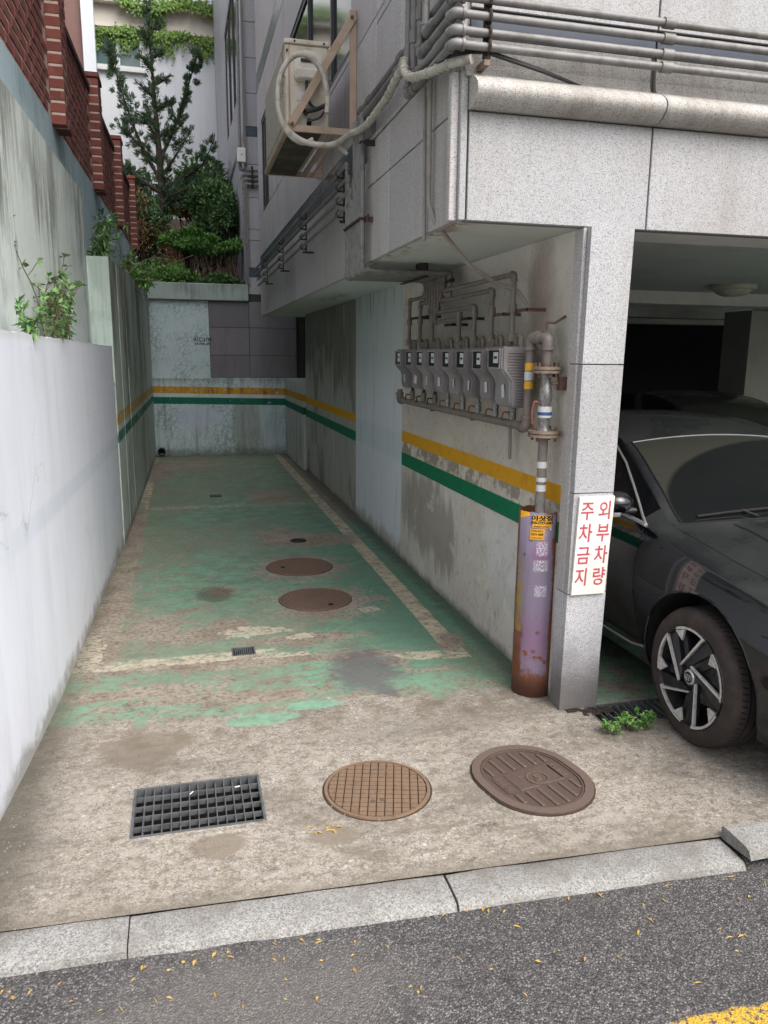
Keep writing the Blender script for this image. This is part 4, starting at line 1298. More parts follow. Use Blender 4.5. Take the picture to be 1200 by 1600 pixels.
# ================================================================== PIPES
# four pipes round the front corner
FZ = [2.803, 2.851, 2.908, 2.965]
YK = [3.66, 3.57, 3.475, 3.40]
desc = ['lowest of the four grey pipes running along the street front', 'second lowest grey pipe running along the street front across the dark tiles',
        'third grey pipe from below running along the street front', 'topmost grey pipe of the four running along the street front']
for k in range(4):
    z = FZ[k]; yk = YK[k]; xo = 1.035 - .012 * 0
    pts = [(7, 3.035, z), (1.045, 3.035, z), (1.045, 3.22, z), (1.015 - .03 * (k % 2), yk, z + .0), (1.015 - .03 * (k % 2), yk, 7)]
    pts = [(7, 3.035, z), (1.04, 3.035, z), (1.04, yk, z), (1.04, yk, 7)]
    p = pipeline('gas_pipe', pts, .0155, 'galv', desc[k], group='pipes round the front corner', fit='galv',
                 couplings=[((1.04, yk - .05, z), (0, 1, 0)), ((1.04, yk - .09, z), (0, 1, 0)), ((1.04, yk, z + .16), (0, 0, 1)), ((1.95, 3.035, z), (1, 0, 0))])
br = root('pipe_bracket', (1.2, 3.03, 2.9), 'black steel strap clamping the four pipes on the street front', 'bracket')
B().box(1.165, 1.195, 3.045, 3.06, 2.765, 3.03, bev=.002).build('strap', 'bracket_dark', br)
B().box(1.168, 1.192, 3.045, 3.13, 2.745, 2.765).build('foot', 'flange', br)
for z in FZ:
    B().tube([(1.18, 3.06, z + .02), (1.18, 3.017, z + .018), (1.18, 3.013, z), (1.18, 3.017, z - .018), (1.18, 3.06, z - .02)], .006, 6).build('clamp', 'bracket_dark', br)

# long dark pipes along the side of the bay
for k, (z, x) in enumerate(((3.045, 1.075), (2.985, 1.062))):
    pts = [(1.19, 3.05, z + .5), (x, 3.16, z + .02), (x, 4.86 - .04 * k, z), (x - .03, 4.86 - .04 * k, z), (x - .03, 4.86 - .04 * k, 2.8)]
    pts = [(x, 3.10, z + .0), (x, 4.80 - .05 * k, z), (x, 4.80 - .05 * k, 2.55)]
    pipeline('gas_pipe', pts, .018, 'galv_dark', ('upper' if k == 0 else 'lower') + ' of the two dark grey pipes above the insulated hose on the side wall',
             group='dark pipes above the hose', fit='galv_dark', couplings=[((x, 4.55, z), (0, 1, 0)), ((x, 3.9, z), (0, 1, 0))])

# meter positions (far edge of each small meter front), counted from the rear
MF = [5.40 - .255 * k for k in range(7)]
MZ = [2.03, 1.995, 1.92, 2.06, 1.86, 1.917, 1.985, 2.041]
MY = [5.43, 5.17, 4.90, 4.64, 4.39, 4.14, 3.89, 3.62]
MX = 1.58
BX = 1.052
# nine pipe lines: down the bay corner, in under the soffit, down to the meters
tops = [2.82, 2.735, 2.65, 2.57]
meter_name = ['rearmost small', 'second small from the rear', 'third small from the rear', 'fourth small from the rear', 'fifth small from the rear', 'sixth small from the rear', 'nearest small', 'large front']
yb = [5.07 - .056 * k for k in range(9)]
for k in range(8):
    y = yb[k]
    zt = tops[k] if k < 4 else (2.98 if k < 6 else 3.03)
    xr = MX - .006 * 0
    zrun = 2.132
    pts = []
    if k < 4: pts = [(BX, 11.4 - .12 * k, tops[k]), (BX, y, tops[k])]
    elif k < 6: pts = [(BX + .0, y, 2.52)]
    else: pts = [(BX, y, 2.62)]
    if k >= 4: pts = [(BX, y, 3.0)]
    yd = 4.86 - .026 * k
    pts += [(BX, y, zrun), (1.50 + .012 * k, y, zrun)]
    # spread at the wall: come together then drop
    yd = y - .02
    pts = pts[:-1] + [(MX, y, zrun)]
    ydrop = y
    if k == 3:
        pts += [(MX, y, 1.74)]
    else:
        pts += [(MX, y, MZ[k]), (MX, MY[k], MZ[k]), (MX, MY[k], 1.74)]
    e = root('gas_pipe', pts[0], 'grey gas line of the ' + meter_name[k] + ' meter, turning in under the soffit', 'gas pipe', 'gas lines to the meters')
    cut = len(pts) - (2 if k == 3 else 4)
    m = B().tube(fillet(pts[:cut + 1], .03, 4), .0125, 10)
    m.build('outer_tube', 'galv' if True else 'gas_pipe', e, smooth=True)
    m = B().tube(fillet(pts[cut:], .025, 4), .0125, 10)
    m.build('inner_tube', 'gas_pipe', e, smooth=True)
    for i in range(1, len(pts) - 1):
        a = Vector(pts[i - 1]) - Vector(pts[i]); b = Vector(pts[i + 1]) - Vector(pts[i])
        elbow(pts[i], a, b, .012, e, 'gas_pipe' if i >= cut else 'galv')
    yy = pts[-1][1]
    B().tube([(MX, yy, 1.86), (MX, yy, 1.90)], .02, 10).build('coupling', 'gas_pipe', e, smooth=True)
    B().tube([(MX, yy, 1.72), (MX, yy, 1.76)], .022, 10).build('coupling', 'gas_pipe', e, smooth=True)
# ninth pipe of the bundle, slimmer, ends in the bundle
pipeline('gas_pipe', [(BX, yb[8] + .005, 3.0), (BX, yb[8] + .005, 2.14), (1.60, yb[8] + .005, 2.14), (1.60, yb[8] + .005, 1.98)], .0145, 'galv', 'nearest grey pipe of the vertical bundle at the side bay', fit='galv', group='gas lines to the meters')

# clamps on the bundle
c = root('pipe_clamp', (1.04, 4.85, 2.42), 'row of dark clamps holding the vertical pipe bundle', 'clamp')
B().box(1.068, 1.074, 4.55, 5.12, 2.41, 2.44).build('bar', 'bracket_dark', c)
for y in yb:
    B().tube([(1.075, y - .02, 2.425), (1.04, y - .019, 2.425), (1.031, y, 2.43), (1.04, y + .019, 2.425), (1.075, y + .02, 2.425)], .006, 6).build('clamp_ring', 'bracket_dark', c)
B().box(1.06, 1.11, 4.56, 4.575, 2.40, 2.43).build('arm', 'rusty', c)
c = root('pipe_clamp', (1.04, 4.6, 2.9), 'rusty wall bracket at the top of the vertical pipe bundle', 'clamp')
B().box(1.04, 1.16, 4.52, 4.535, 2.80, 2.83).build('arm', 'bracket_dark', c)
B().tube([(1.04, 4.53, 2.815), (1.03, 4.56, 2.83), (1.03, 4.6, 2.83)], .007, 6).build('hook', 'bracket_dark', c)
# brackets on the long side pipes
for i, y in enumerate((5.35, 7.0, 8.6, 10.2)):
    c = root('pipe_bracket', (1.06, y, 2.55), ['nearest', 'second', 'third', 'farthest'][i] + ' dark bracket under the four long pipes on the side wall', 'bracket', 'brackets of the long side pipes')
    B().box(1.085, 1.095, y - .012, y + .012, 2.53, 2.86).build('strap', 'bracket_dark', c)
    B().box(1.06, 1.155, y - .012, y + .012, 2.515, 2.53).build('arm', 'bracket_dark', c)
    for z in tops:
        B().tube([(1.085, y, z + .022), (1.052, y, z + .021), (1.034, y, z), (1.052, y, z - .021), (1.085, y, z - .022)], .006, 6).build('clamp_ring', 'bracket_dark', c)
# soffit hangers and dark tee
c = root('pipe_hanger', (1.45, 4.8, 2.16), 'dark hanger holding the pipe bundle under the soffit', 'hanger')
B().box(1.42, 1.44, 4.55, 5.12, 2.108, 2.114).build('bar', 'bracket_dark', c)
B().box(1.40, 1.46, 4.62, 4.70, 2.15, 2.195, bev=.006).build('block', 'bracket_dark', c)
c = root('pipe_hanger', (1.6, 4.8, 2.16), 'dark cross bar on the wall where the pipes turn down', 'hanger')
B().box(1.585, 1.60, 4.55, 5.12, 2.085, 2.105).build('bar', 'bracket_dark', c)
# brackets over the meters
for i, (y, z, l) in enumerate(((5.36, 1.905, .16), (5.10, 1.905, .1), (4.6, 1.835, .13), (4.33, 1.86, .12), (3.83, 1.86, .12), (3.55, 1.868, .13))):
    c = B().box(1.592, 1.69, y - l / 2, y - l / 2 + .008, z - .008, z + .008).box(1.592, 1.597, y - l / 2, y + l / 2 + .03, z - .008, z + .008)
    c.build('pipe_bracket', 'rusty' if i > 3 else 'bracket_dark', label='small %s wall bracket clamping a gas pipe %s' % ('rusty' if i > 3 else 'dark', ['above the two rearmost meters', 'beside the third meter pipe', 'above the fourth meter', 'above the fifth and sixth meters', 'above the seventh meter', 'above the large meter'][i]), cat='bracket', group='brackets over the meters')

# manifold
man = pipeline('manifold_pipe', [(MX, 5.66, 1.40), (MX, 5.66, 1.32), (MX - .005, 3.39, 1.32), (MX - .005, 3.39, 1.735), (1.61, 3.28, 1.735), (1.61, 3.28, 1.60)], .021, 'gas_pipe',
               'thick taupe manifold pipe under the row of gas meters rising to the valve set', 'gas pipe', fit='gas_pipe')
for (z0, z1, mt) in ((1.50, 1.535, 'tape_yellow'), (1.54, 1.58, 'paper'), (1.585, 1.62, 'tape_yellow')):
    B().tube([(MX - .005, 3.39, z0), (MX - .005, 3.39, z1)], .0222, 14).build('sticker', mt, man, smooth=True)
for y in (4.95, 4.2):
    B().box(1.60, 1.69, y, y + .014, 1.285, 1.297).build('support', 'rusty', man)

# meters
def meter(y0, y1, big, label, slots):
    e = root('gas_meter', (1.56, y0, 1.45), label, 'gas meter', 'gas meters in a row on the wall')
    xf = 1.472; dx = .045; xb = 1.61
    zt, zw, zk, zb = (1.69, 1.575, 1.53, 1.425) if not big else (1.695, 1.585, 1.53, 1.405)
    prof = [(xb, zt), (xf, zt), (xf, zw), (xf + dx, zk), (xf + dx, zb + .02), (xf + dx + .015, zb), (xb, zb)]
    bm = bmesh.new()
    va = [bm.verts.new((p[0], y0, p[1])) for p in prof]; vb = [bm.verts.new((p[0], y1, p[1])) for p in prof]
    n = len(prof)
    bm.faces.new(va); bm.faces.new(vb[::-1])
    for i in range(n): bm.faces.new((va[(i + 1) % n], va[i], vb[i], vb[(i + 1) % n]))
    bmesh.ops.recalc_face_normals(bm, faces=bm.faces[:])
    bmesh.ops.bevel(bm, geom=bm.edges[:], offset=.009, segments=2, affect='EDGES', clamp_overlap=True)
    bm.verts.index_update()
    m = B().add([v.co.copy() for v in bm.verts], [[v.index for v in f.verts] for f in bm.faces])
    bm.free()
    m.build('cover', 'meter', e, smooth=True)
    # moulded ribs on the near side
    rb_ = B(); z = zb + .02; k = 0
    while z < zt - .02:
        if z > zw: x0 = xf
        elif z > zk: x0 = xf + dx * (zw - z) / (zw - zk)
        else: x0 = xf + dx
        rb_.tube([(x0 + .03, y0 + .001, z), (x0 + .045, y0 - .001, z), (xb, y0 - .001, z)], .0052, 6)
        z += .0135
    rb_.build('ribs', 'meter', e, smooth=True)
    yc = (y0 + y1) / 2; wy = (y1 - y0) * .36
    # window with rim and dial
    f = B()
    zl, zh = zw + .012, zt - .018
    f.box(xf - .006, xf + .004, yc - wy - .008, yc - wy, zl, zh).box(xf - .006, xf + .004, yc + wy, yc + wy + .008, zl, zh)
    f.box(xf - .012, xf + .004, yc - wy - .012, yc + wy + .012, zh, zh + .008).box(xf - .006, xf + .004, yc - wy - .008, yc + wy + .008, zl - .008, zl)
    w = f.build('window_rim', 'meter', e)
    B().box(xf - .002, xf - .001, yc - wy, yc + wy, zl, zh).build('opening', 'meter_dark', w)
    B().box(xf - .004, xf - .002, yc - wy * .75, yc + wy * .1, zl + .02, zh - .008).build('dial', 'paper', w)
    B().box(xf - .0045, xf - .004, yc - wy * .6, yc, (zl + zh) / 2, (zl + zh) / 2 + .012).build('counter', 'ink', w)
    # tag
    t = .024 if not big else .028
    mt = Matrix.Translation((xf + dx - .004, yc - .02, (zk + zb) / 2 + .015)) @ Matrix.Rotation(ru(-.3, .3), 4, 'X') @ Matrix.Rotation(ru(-.25, .1), 4, 'Z')
    B().box(-.001, .001, -t * .9, t * .9, -t * 1.1, t * 1.1, m=mt).build('tag', 'paper', e)
    # inlet valve below and swan-neck above
    cy = yc
    v = B().tube([(MX, cy, 1.325), (MX, cy, zb + .01)], .0115, 10).build('riser', 'valve_steel' if slots else 'bracket_dark', e, smooth=True)
    B().tube([(MX, cy, 1.345), (MX, cy, 1.36)], .019, 8).tube([(MX, cy, 1.385), (MX, cy, 1.40)], .019, 8).lathe([(0, 1.357), (.015, 1.36), (.018, 1.372), (.015, 1.384), (0, 1.388)], (MX, cy, 0), 'Z', 12).build('valve', 'valve_steel' if slots else 'gas_pipe', v, smooth=True)
    B().tube(fillet([(MX - .02, cy, 1.375), (MX - .035, cy, 1.38), (MX - .04, cy + .03, 1.375), (MX - .04, cy + .045, 1.335)], .01), .0045, 6).build('lever', 'lever' if slots else 'bracket_dark', v, smooth=True)
    B().tube(fillet([(MX, y0 + .035, zt - .01), (MX, y0 + .035, 1.745), (MX, y0 + .085, 1.745), (MX, y0 + .085, zt - .01)], .02, 5), .014, 10).build('swan_neck', 'gas_pipe', e, smooth=True)
    B().tube([(MX, y1 - .03, zt - .01), (MX, y1 - .03, 1.735)], .0135, 10).tube([(MX, y1 - .03, 1.70), (MX, y1 - .03, 1.715)], .02, 6).build('stub', 'gas_pipe', e, smooth=True)
    return e
for k, yf in enumerate(MF):
    yf += ru(-.008, .008)
    meter(yf - .165, yf, False, ['small grey gas meter at the far end of the row', 'second grey gas meter from the far end of the row', 'third grey gas meter from the far end',
          'fourth grey gas meter, middle one of the seven small meters', 'fifth grey gas meter from the far end with a tilted tag', 'sixth grey gas meter, two places before the large one',
          'seventh small grey gas meter right beside the large one'][k], k > 2)
meter(3.475, 3.665, True, 'large grey ribbed gas meter at the near end of the row beside the yellow-taped pipe', True)
pipeline('conduit', [(1.64, 3.74, 1.52), (1.64, 3.74, 1.40), (1.645, 3.735, 1.12)], .0095, 'conduit', 'thin bent conduit stub hanging below the meters', 'conduit')

# valve set on the riser
RX, RY = 1.61, 3.28
vs_ = root('valve_set', (RX, RY, .93), 'flanged main gas valve on the riser above the purple guard', 'valve')
B().tube([(RX, RY, .80), (RX, RY, 1.29)], .0225, 14).build('riser', 'gas_pipe', vs_, smooth=True)
for (z0, z1) in ((1.14, 1.17), (1.075, 1.095), (1.03, 1.06)):
    B().tube([(RX, RY, z0), (RX, RY, z1)], .0235, 14).build('tape_wrap', 'paper', vs_, smooth=True)
B().tube([(RX, RY, .80), (RX, RY, 1.01)], .024, 14).build('sleeve', 'galv', vs_, smooth=True)
def flange(z0, r, nb, parent=vs_):
    f = B().lathe([(0, z0), (r, z0), (r, z0 + .013), (0, z0 + .013)], (RX, RY, 0), 'Z', 28).lathe([(0, z0 + .017), (r, z0 + .017), (r, z0 + .03), (0, z0 + .03)], (RX, RY, 0), 'Z', 28).build('flange', 'flange', parent, smooth=True)
    for i in range(nb):
        a = 2 * math.pi * (i + .4) / nb
        B().tube([(RX + (r - .014) * math.cos(a), RY + (r - .014) * math.sin(a), z0 - .018), (RX + (r - .014) * math.cos(a), RY + (r - .014) * math.sin(a), z0 + .048)], .007, 6).build('bolt', 'rusty', f)
flange(1.285, .073, 4)
flange(1.575, .066, 6)
B().lathe([(.03, 1.315), (.024, 1.33), (.027, 1.36), (.032, 1.375), (.027, 1.40), (.024, 1.43), (.030, 1.45), (.030, 1.50), (.024, 1.515), (.022, 1.545), (.03, 1.575)], (RX, RY, 0), 'Z', 18).build('valve_body', 'valve_steel', vs_, smooth=True)
B().tube([(RX, RY, 1.375), (RX, RY, 1.425)], .0325, 16).build('label', 'paper', vs_, smooth=True)
B().tube([(RX, RY, 1.385), (RX, RY, 1.40)], .033, 16).build('label_band', 'ink_blue', vs_, smooth=True)
B().tube(fillet([(RX - .03, RY, 1.44), (RX - .055, RY, 1.45), (RX - .065, RY, 1.40), (RX - .06, RY, 1.345)], .01), .006, 8).build('lever', 'lever', vs_, smooth=True)
B().lathe([(.02, 1.60), (.0225, 1.62), (.0225, 1.68), (.028, 1.685), (.028, 1.70)], (RX, RY, 0), 'Z', 16).build('neck', 'gas_pipe', vs_, smooth=True)
B().tube([(RX - .01, RY - .0, 1.80), (RX + .03, RY, 1.80), (1.69, RY, 1.83)], .006, 8).tube([(RX - .01, RY, 1.765), (RX - .01, RY, 1.80)], .005, 8).build('hook', 'rusty', vs_, smooth=True)
B().tube([(RX + .02, RY - .02, 1.53), (1.69, RY - .02, 1.53)], .008, 8).build('stay', 'flange', vs_, smooth=True)
B().box(1.655, 1.689, RY - .05, RY - .02, 1.50, 1.56).build('wall_plate', 'rusty', vs_)

# purple guard
gd = root('pipe_guard', (1.64, 3.34, 0), 'tall purple rusty steel pipe guard standing at the pillar with yellow stickers', 'pipe guard')
m = B(); seg = 26; r = .093; vs = []; fs = []
a0, a1 = math.radians(-305 + 10), math.radians(-55)
cols = [a0 + (a1 - a0) * i / seg for i in range(seg + 1)]
zz = [0., .12, .3, .5, .7, .93]
for i, a in enumerate(cols):
    for j, z in enumerate(zz):
        rr = r + (ru(-.0015, .0015) if 0 < j < 5 else 0)
        ztop = z + (ru(-.004, .003) if j == 5 else 0)
        vs.append((1.64 + rr * math.cos(a), 3.34 + rr * math.sin(a), ztop))
for i in range(seg):
    for j in range(len(zz) - 1):
        k = i * len(zz) + j
        fs.append((k, k + len(zz), k + len(zz) + 1, k + 1))
m.add(vs, fs)
go = m.build('shell', 'purple', gd, smooth=True)
sol = go.modifiers.new('t', 'SOLIDIFY'); sol.thickness = .006; sol.offset = 1
# stickers follow the curve of the shell
def curved(a0, a1, z0, z1, mat, name, rr=.0965, parent=gd, tilt=0.):
    m = B(); n = 8; vs = []; fs = []
    for i in range(n + 1):
        a = a0 + (a1 - a0) * i / n
        for z in (z0 + tilt * i / n, z1 + tilt * i / n): vs.append((1.64 + rr * math.cos(a), 3.34 + rr * math.sin(a), z))
    for i in range(n): fs.append((2 * i, 2 * i + 2, 2 * i + 3, 2 * i + 1))
    m.add(vs, fs)
    o = m.build(name, mat, parent, smooth=True)
    return o
def curved_text(body, size, ac, zc, mat, parent, rr, sx=1., off=0.):
    o = text(body, size, mat, parent, Matrix.Identity(4), ext=0, off=off, sx=sx)
    # wrap flat text round the guard
    offv = Vector((0, 0, 0)); p = parent
    while p is not None: offv += Vector(p.location); p = p.parent
    for v in o.data.vertices:
        x, y = v.co.x + offv.x, v.co.y + offv.y
        a = ac + x / rr
        v.co = Vector((1.64 + rr * math.cos(a), 3.34 + rr * math.sin(a), zc + y)) - offv
    return o
R_ = math.radians
s1 = curved(R_(-134), R_(-82), .857, .918, 'sticker_yellow', 'sticker', .1010)
curved_text('이삿짐', .026, R_(-108), .903, 'ink', s1, .1016, 1.5, .0012)
curved_text('010-7777-2424', .017, R_(-108), .882, 'ink', s1, .1016, 1.0, .001)
def marks(a0, a1, z, h, n, parent):
    # rows of print too small to read in the photograph
    for i in range(n):
        a = a0 + (a1 - a0) * i / n
        w = (a1 - a0) / n * ru(.45, .8)
        curved(a, a + w, z - h * ru(.3, .5), z + h * ru(.3, .5), 'ink', 'print', .1016, parent)
marks(R_(-130), R_(-88), .8645, .007, 12, s1)
curved(R_(-85.5), R_(-81), .845, .915, 'paper', 'sticker_edge', .1006)
s2 = curved(R_(-139), R_(-101), .800, .852, 'sticker_yellow', 'sticker', .1012)
marks(R_(-136), R_(-104), .843, .009, 7, s2)
curved_text('5219-1009', .0155, R_(-120), .826, 'ink', s2, .1018, .85, .0006)
marks(R_(-136), R_(-104), .809, .006, 12, s2)

# parking sign on the pillar
sg = root('parking_sign', (1.78, 3.07, .58), 'white sign with red Korean lettering mounted on the corner pillar', 'sign')
y = 3.074
pts = [(1.688, .575), (1.857, .575), (1.878, 1.033), (1.703, 1.033)]
m = B()
vs = [(p[0], y, p[1]) for p in pts] + [(p[0], y + .013, p[1]) for p in pts]
m.add(vs, [(0, 1, 2, 3), (7, 6, 5, 4), (0, 3, 7, 4), (1, 5, 6, 2), (3, 2, 6, 7), (0, 4, 5, 1)])
m.build('board', 'sign_white', sg)
sl = .018 / .458
for col_, word, xc in ((0, '주차금지', 1.738), (1, '외부차량', 1.826)):
    for k, ch in enumerate(word):
        z = .965 - k * .1035
        a_ = text(ch, .092, 'ink_red', sg, basis((xc + (z - .8) * sl, y - .0006, z - .002), (1, 0, 0), (.04, 0, 1)), name='letter', off=0, sx=.82)
        # thicken the strokes: the same outline again, a hair to each side
        bm = bmesh.new(); bm.from_mesh(a_.data)
        for q, (dx, dz) in enumerate(((.0012, 0), (-.0012, 0), (0, .0012), (0, -.0012))):
            g0 = bmesh.ops.duplicate(bm, geom=[f for f in bm.faces if f.index >= 0 and f.index < len(a_.data.polygons)] if q == 0 else base_)
            base_ = [f for f in bm.faces][:len(a_.data.polygons)]
            for v in g0['geom']:
                if isinstance(v, bmesh.types.BMVert): v.co += Vector((dx, .00008 * (q + 1), dz))
        bm.to_mesh(a_.data); bm.free()

# ================================================================== AC UNIT
ac = root('air_conditioner', (.85, 5.9, 3.07), 'cream outdoor air conditioner unit hung on the side wall', 'air conditioner')
X0, X1, Y0, Y1, Z0, Z1 = .705, .982, 5.31, 6.5, 3.075, 3.59
B().box(X0, X1, Y0, Y1, Z0, Z1 - .03, bev=.008).build('casing', 'ac_body', ac)
B().box(X0 - .006, X1 + .006, Y0 - .008, Y1 + .006, Z1 - .03, Z1, bev=.006).build('lid', 'ac_body', ac)
B().box(X0 + .018, X0 + .03, Y0 - .003, Y0 + .001, Z0 + .01, Z1 - .04).build('seam', 'ac_frame', ac)
pts = []
for k in range(13):
    a = math.pi * k / 12
    pts.append((.845 + .085 * math.cos(a), Y0 - .001, 3.49 + .035 * math.sin(a)))
pts += [(.76, Y0 - .001, 3.37), (.78, Y0 - .001, 3.345), (.91, Y0 - .001, 3.345), (.93, Y0 - .001, 3.37)]
h = B().prism(pts, (0, -.02, 0)).build('service_cover', 'ac_plastic', ac)
B().box(.80, .90, Y0 - .03, Y0 - .02, 3.455, 3.475, bev=.003).build('handle', 'groove', h)
B().box(.77, .92, Y0 - .045, Y0 - .02, 3.35, 3.42, bev=.012).build('valve_cap', 'ac_plastic', h)
B().box(.775, .86, Y0 - .004, Y0 - .001, 3.235, 3.29).build('label_plate', 'paper', ac)
gr_ = B()
for k in range(26):
    gr_.box(X0 - .01, X0 - .004, Y0 + .12, Y1 - .1, Z0 + .04 + k * .0175, Z0 + .046 + k * .0175)
gr_.build('grille', 'ac_plastic', ac)
for (x, z) in ((X0 + .012, Z1 - .07), (X0 + .06, Z1 - .015), (X1 - .03, Z1 - .015)):
    B().tube([(x, Y0 - .012, z), (x, Y0, z)], .007, 8).build('screw', 'bracket_dark', ac)
B().tube(fillet([(.835, Y0 - .03, 3.345), (.835, Y0 - .03, 3.26), (.86, Y0 - .03, 3.20), (.92, Y0 - .03, 3.185), (.955, Y0 - .03, 3.21)], .03), .009, 8).build('cable', 'cable', ac, smooth=True)
B().tube(fillet([(.83, Y0 - .01, 3.16), (.83, Y0 - .05, 3.16), (.90, Y0 - .05, 3.18), (.955, Y0 - .035, 3.21)], .02), .015, 8).tube([(.83, Y0 - .03, 3.17), (.80, Y0 - .05, 3.165)], .012, 8).build('service_valve', 'cable', ac, smooth=True)
B().tube(fillet([(.85, Y0 - .01, 3.10), (.85, Y0 - .04, 3.11), (.92, Y0 - .04, 3.13), (.96, Y0 - .03, 3.2)], .03), .007, 8).tube([(.85, Y0 - .01, 3.095), (.85, Y0 - .045, 3.115)], .016, 8).build('service_valve', 'cable', ac, smooth=True)

fr = root('wall_bracket', (.95, 5.9, 3.03), 'beige triangular steel bracket and tray carrying the air conditioner', 'bracket')
def beam(a, b, w, h_, name='bar', mat='ac_frame', parent=fr):
    a = Vector(a); b = Vector(b); d = (b - a)
    q = d.to_track_quat('X', 'Z').to_matrix().to_4x4()
    mt = Matrix.Translation(a) @ q
    return B().box(0, d.length, -w / 2, w / 2, -h_ / 2, h_ / 2, m=mt, bev=.003).build(name, mat, parent)
for y in (5.255, 6.52):
    beam((.70, y, 3.055), (1.155, y, 3.055), .012, .042)
    B().box(1.108, 1.153, y - .004, y + .01, 3.03, 3.77, bev=.002).build('post', 'ac_frame', fr)
    beam((.725, y - .012, 3.07), (1.135, y - .012, 3.735), .010, .05, 'brace')
    for (x, z) in ((.735, 3.075), (1.12, 3.72)):
        B().tube([(x, y - .03, z), (x, y - .015, z)], .01, 6).build('bolt', 'rusty', fr)
beam((.705, 5.26, 3.05), (.705, 6.52, 3.05), .03, .03)
beam((1.0, 5.26, 3.05), (1.0, 6.52, 3.05), .03, .03)
tr = B().box(.715, .93, 5.27, 6.51, 3.038, 3.046)
tr.build('tray', 'ac_tray', fr)
beam((1.06, 5.3, 3.045), (1.06, 6.52, 3.045), .012, .012, 'rail')

# wrapped refrigerant hose with its loop
ring = []
for k in range(30):
    a = math.radians(-65) - 2 * math.pi * k / 30 * 1.0
    ring.append((.79 + .155 * math.cos(a), 5.17 - .0012 * k, 3.20 + .25 * math.sin(a)))
hs_ = root('wrapped_hose', (.83, 5.2, 2.95), 'white taped refrigerant hose looped round the air conditioner and led to the corner', 'hose')
B().tube(ring[:27], .0165, 10).build('loop', 'hose', hs_, smooth=True)
path = [(.955, 5.22, 3.21), (.99, 5.20, 3.30)]
lp = [(.675, 5.19, 3.33), (.625, 5.18, 3.17), (.67, 5.17, 3.03), (.79, 5.15, 2.945), (.97, 5.1, 2.925), (1.03, 4.9, 2.95), (1.035, 4.6, 2.90), (1.035, 4.4, 2.885), (1.03, 4.0, 2.89), (1.02, 3.72, 2.92), (1.01, 3.62, 2.935), (.995, 3.57, 2.90), (.99, 3.53, 2.845), (1.0, 3.42, 2.80), (1.03, 3.25, 2.775), (1.07, 3.11, 2.765), (1.12, 3.05, 2.762)]
B().tube(fillet(lp, .12, 5), .0175, 10).build('run', 'hose', hs_, smooth=True)
for i, (p, q) in enumerate(zip(lp[5:-1], lp[6:])):
    p = Vector(p); q = Vector(q); n = max(1, int((q - p).length / .07))
    for k in range(n):
        c_ = p.lerp(q, (k + .5) / n); d = (q - p).normalized()
        B().tube([c_ - d * .008, c_ + d * .008], ru(.0192, .0225), 8).build('tape_wrap', 'hose', hs_, smooth=True)
B().tube([(1.0, 5.08, 2.92), (1.03, 5.05, 2.89), (1.05, 5.04, 2.87)], .012, 7).build('loose_end', 'hose', hs_)
cb = root('black_cables', (1.3, 3.04, 2.75), 'black cables leaving the hose over the front cornice', 'cable')
for k in range(3):
    B().tube(fillet([(1.03, 3.22, 2.79 + .006 * k), (1.07, 3.10, 2.792 + .006 * k), (1.16, 3.045, 2.79 + .004 * k), (1.4, 3.06, 2.752 + .003 * k), (1.62, 3.115, 2.727)], .05), .006, 7).build('cable', 'cable', cb, smooth=True)

# conduits on the bay face
pipeline('conduit', [(1.075, 3.51, 2.80), (1.085, 3.51, 2.16)], .009, 'conduit', 'straight thin conduit running down the bay beside the corner', 'conduit')
pipeline('conduit', [(1.075, 3.43, 2.80), (1.078, 3.43, 2.30), (1.10, 3.40, 2.22), (1.30, 3.50, 2.06), (1.50, 3.63, 1.99), (1.60, 3.62, 1.965), (1.64, 3.60, 1.90)], .0105, 'conduit',
         'bent pale conduit curving from the bay under the soffit to the meters', 'conduit')

# pipes and box on the rear building
for k, z in enumerate((4.47, 4.40, 4.33, 4.26)):
    pipeline('gas_pipe', [(1.7, 13.02, z), (1.02 - .02 * (k == 0) + .012 * k, 13.02, z), (1.02 + .012 * k, 13.02, 7 if k == 0 else 3.35)], .022, 'galv', ['top', 'second', 'third', 'bottom'][k] + ' of the four small grey pipes on the rear building corner', group='pipes on the rear building', fit='galv', seg=8)
bx = root('junction_box', (1.03, 12.95, 4.6), 'small cream junction box on the corner of the rear building', 'junction box')
B().box(.955, 1.085, 12.90, 13.0, 4.55, 4.76, bev=.012).build('box', 'sign_white', bx)
B().tube([(1.02, 12.9, 4.66), (1.02, 12.893, 4.66)], .012, 8).build('knob', 'flange', bx)
B().box(1.17, 1.20, 12.98, 13.09, 4.22, 4.52, bev=.003).build('pipe_bracket', 'bracket_dark', label='dark bracket holding the small pipes on the rear building', cat='bracket')

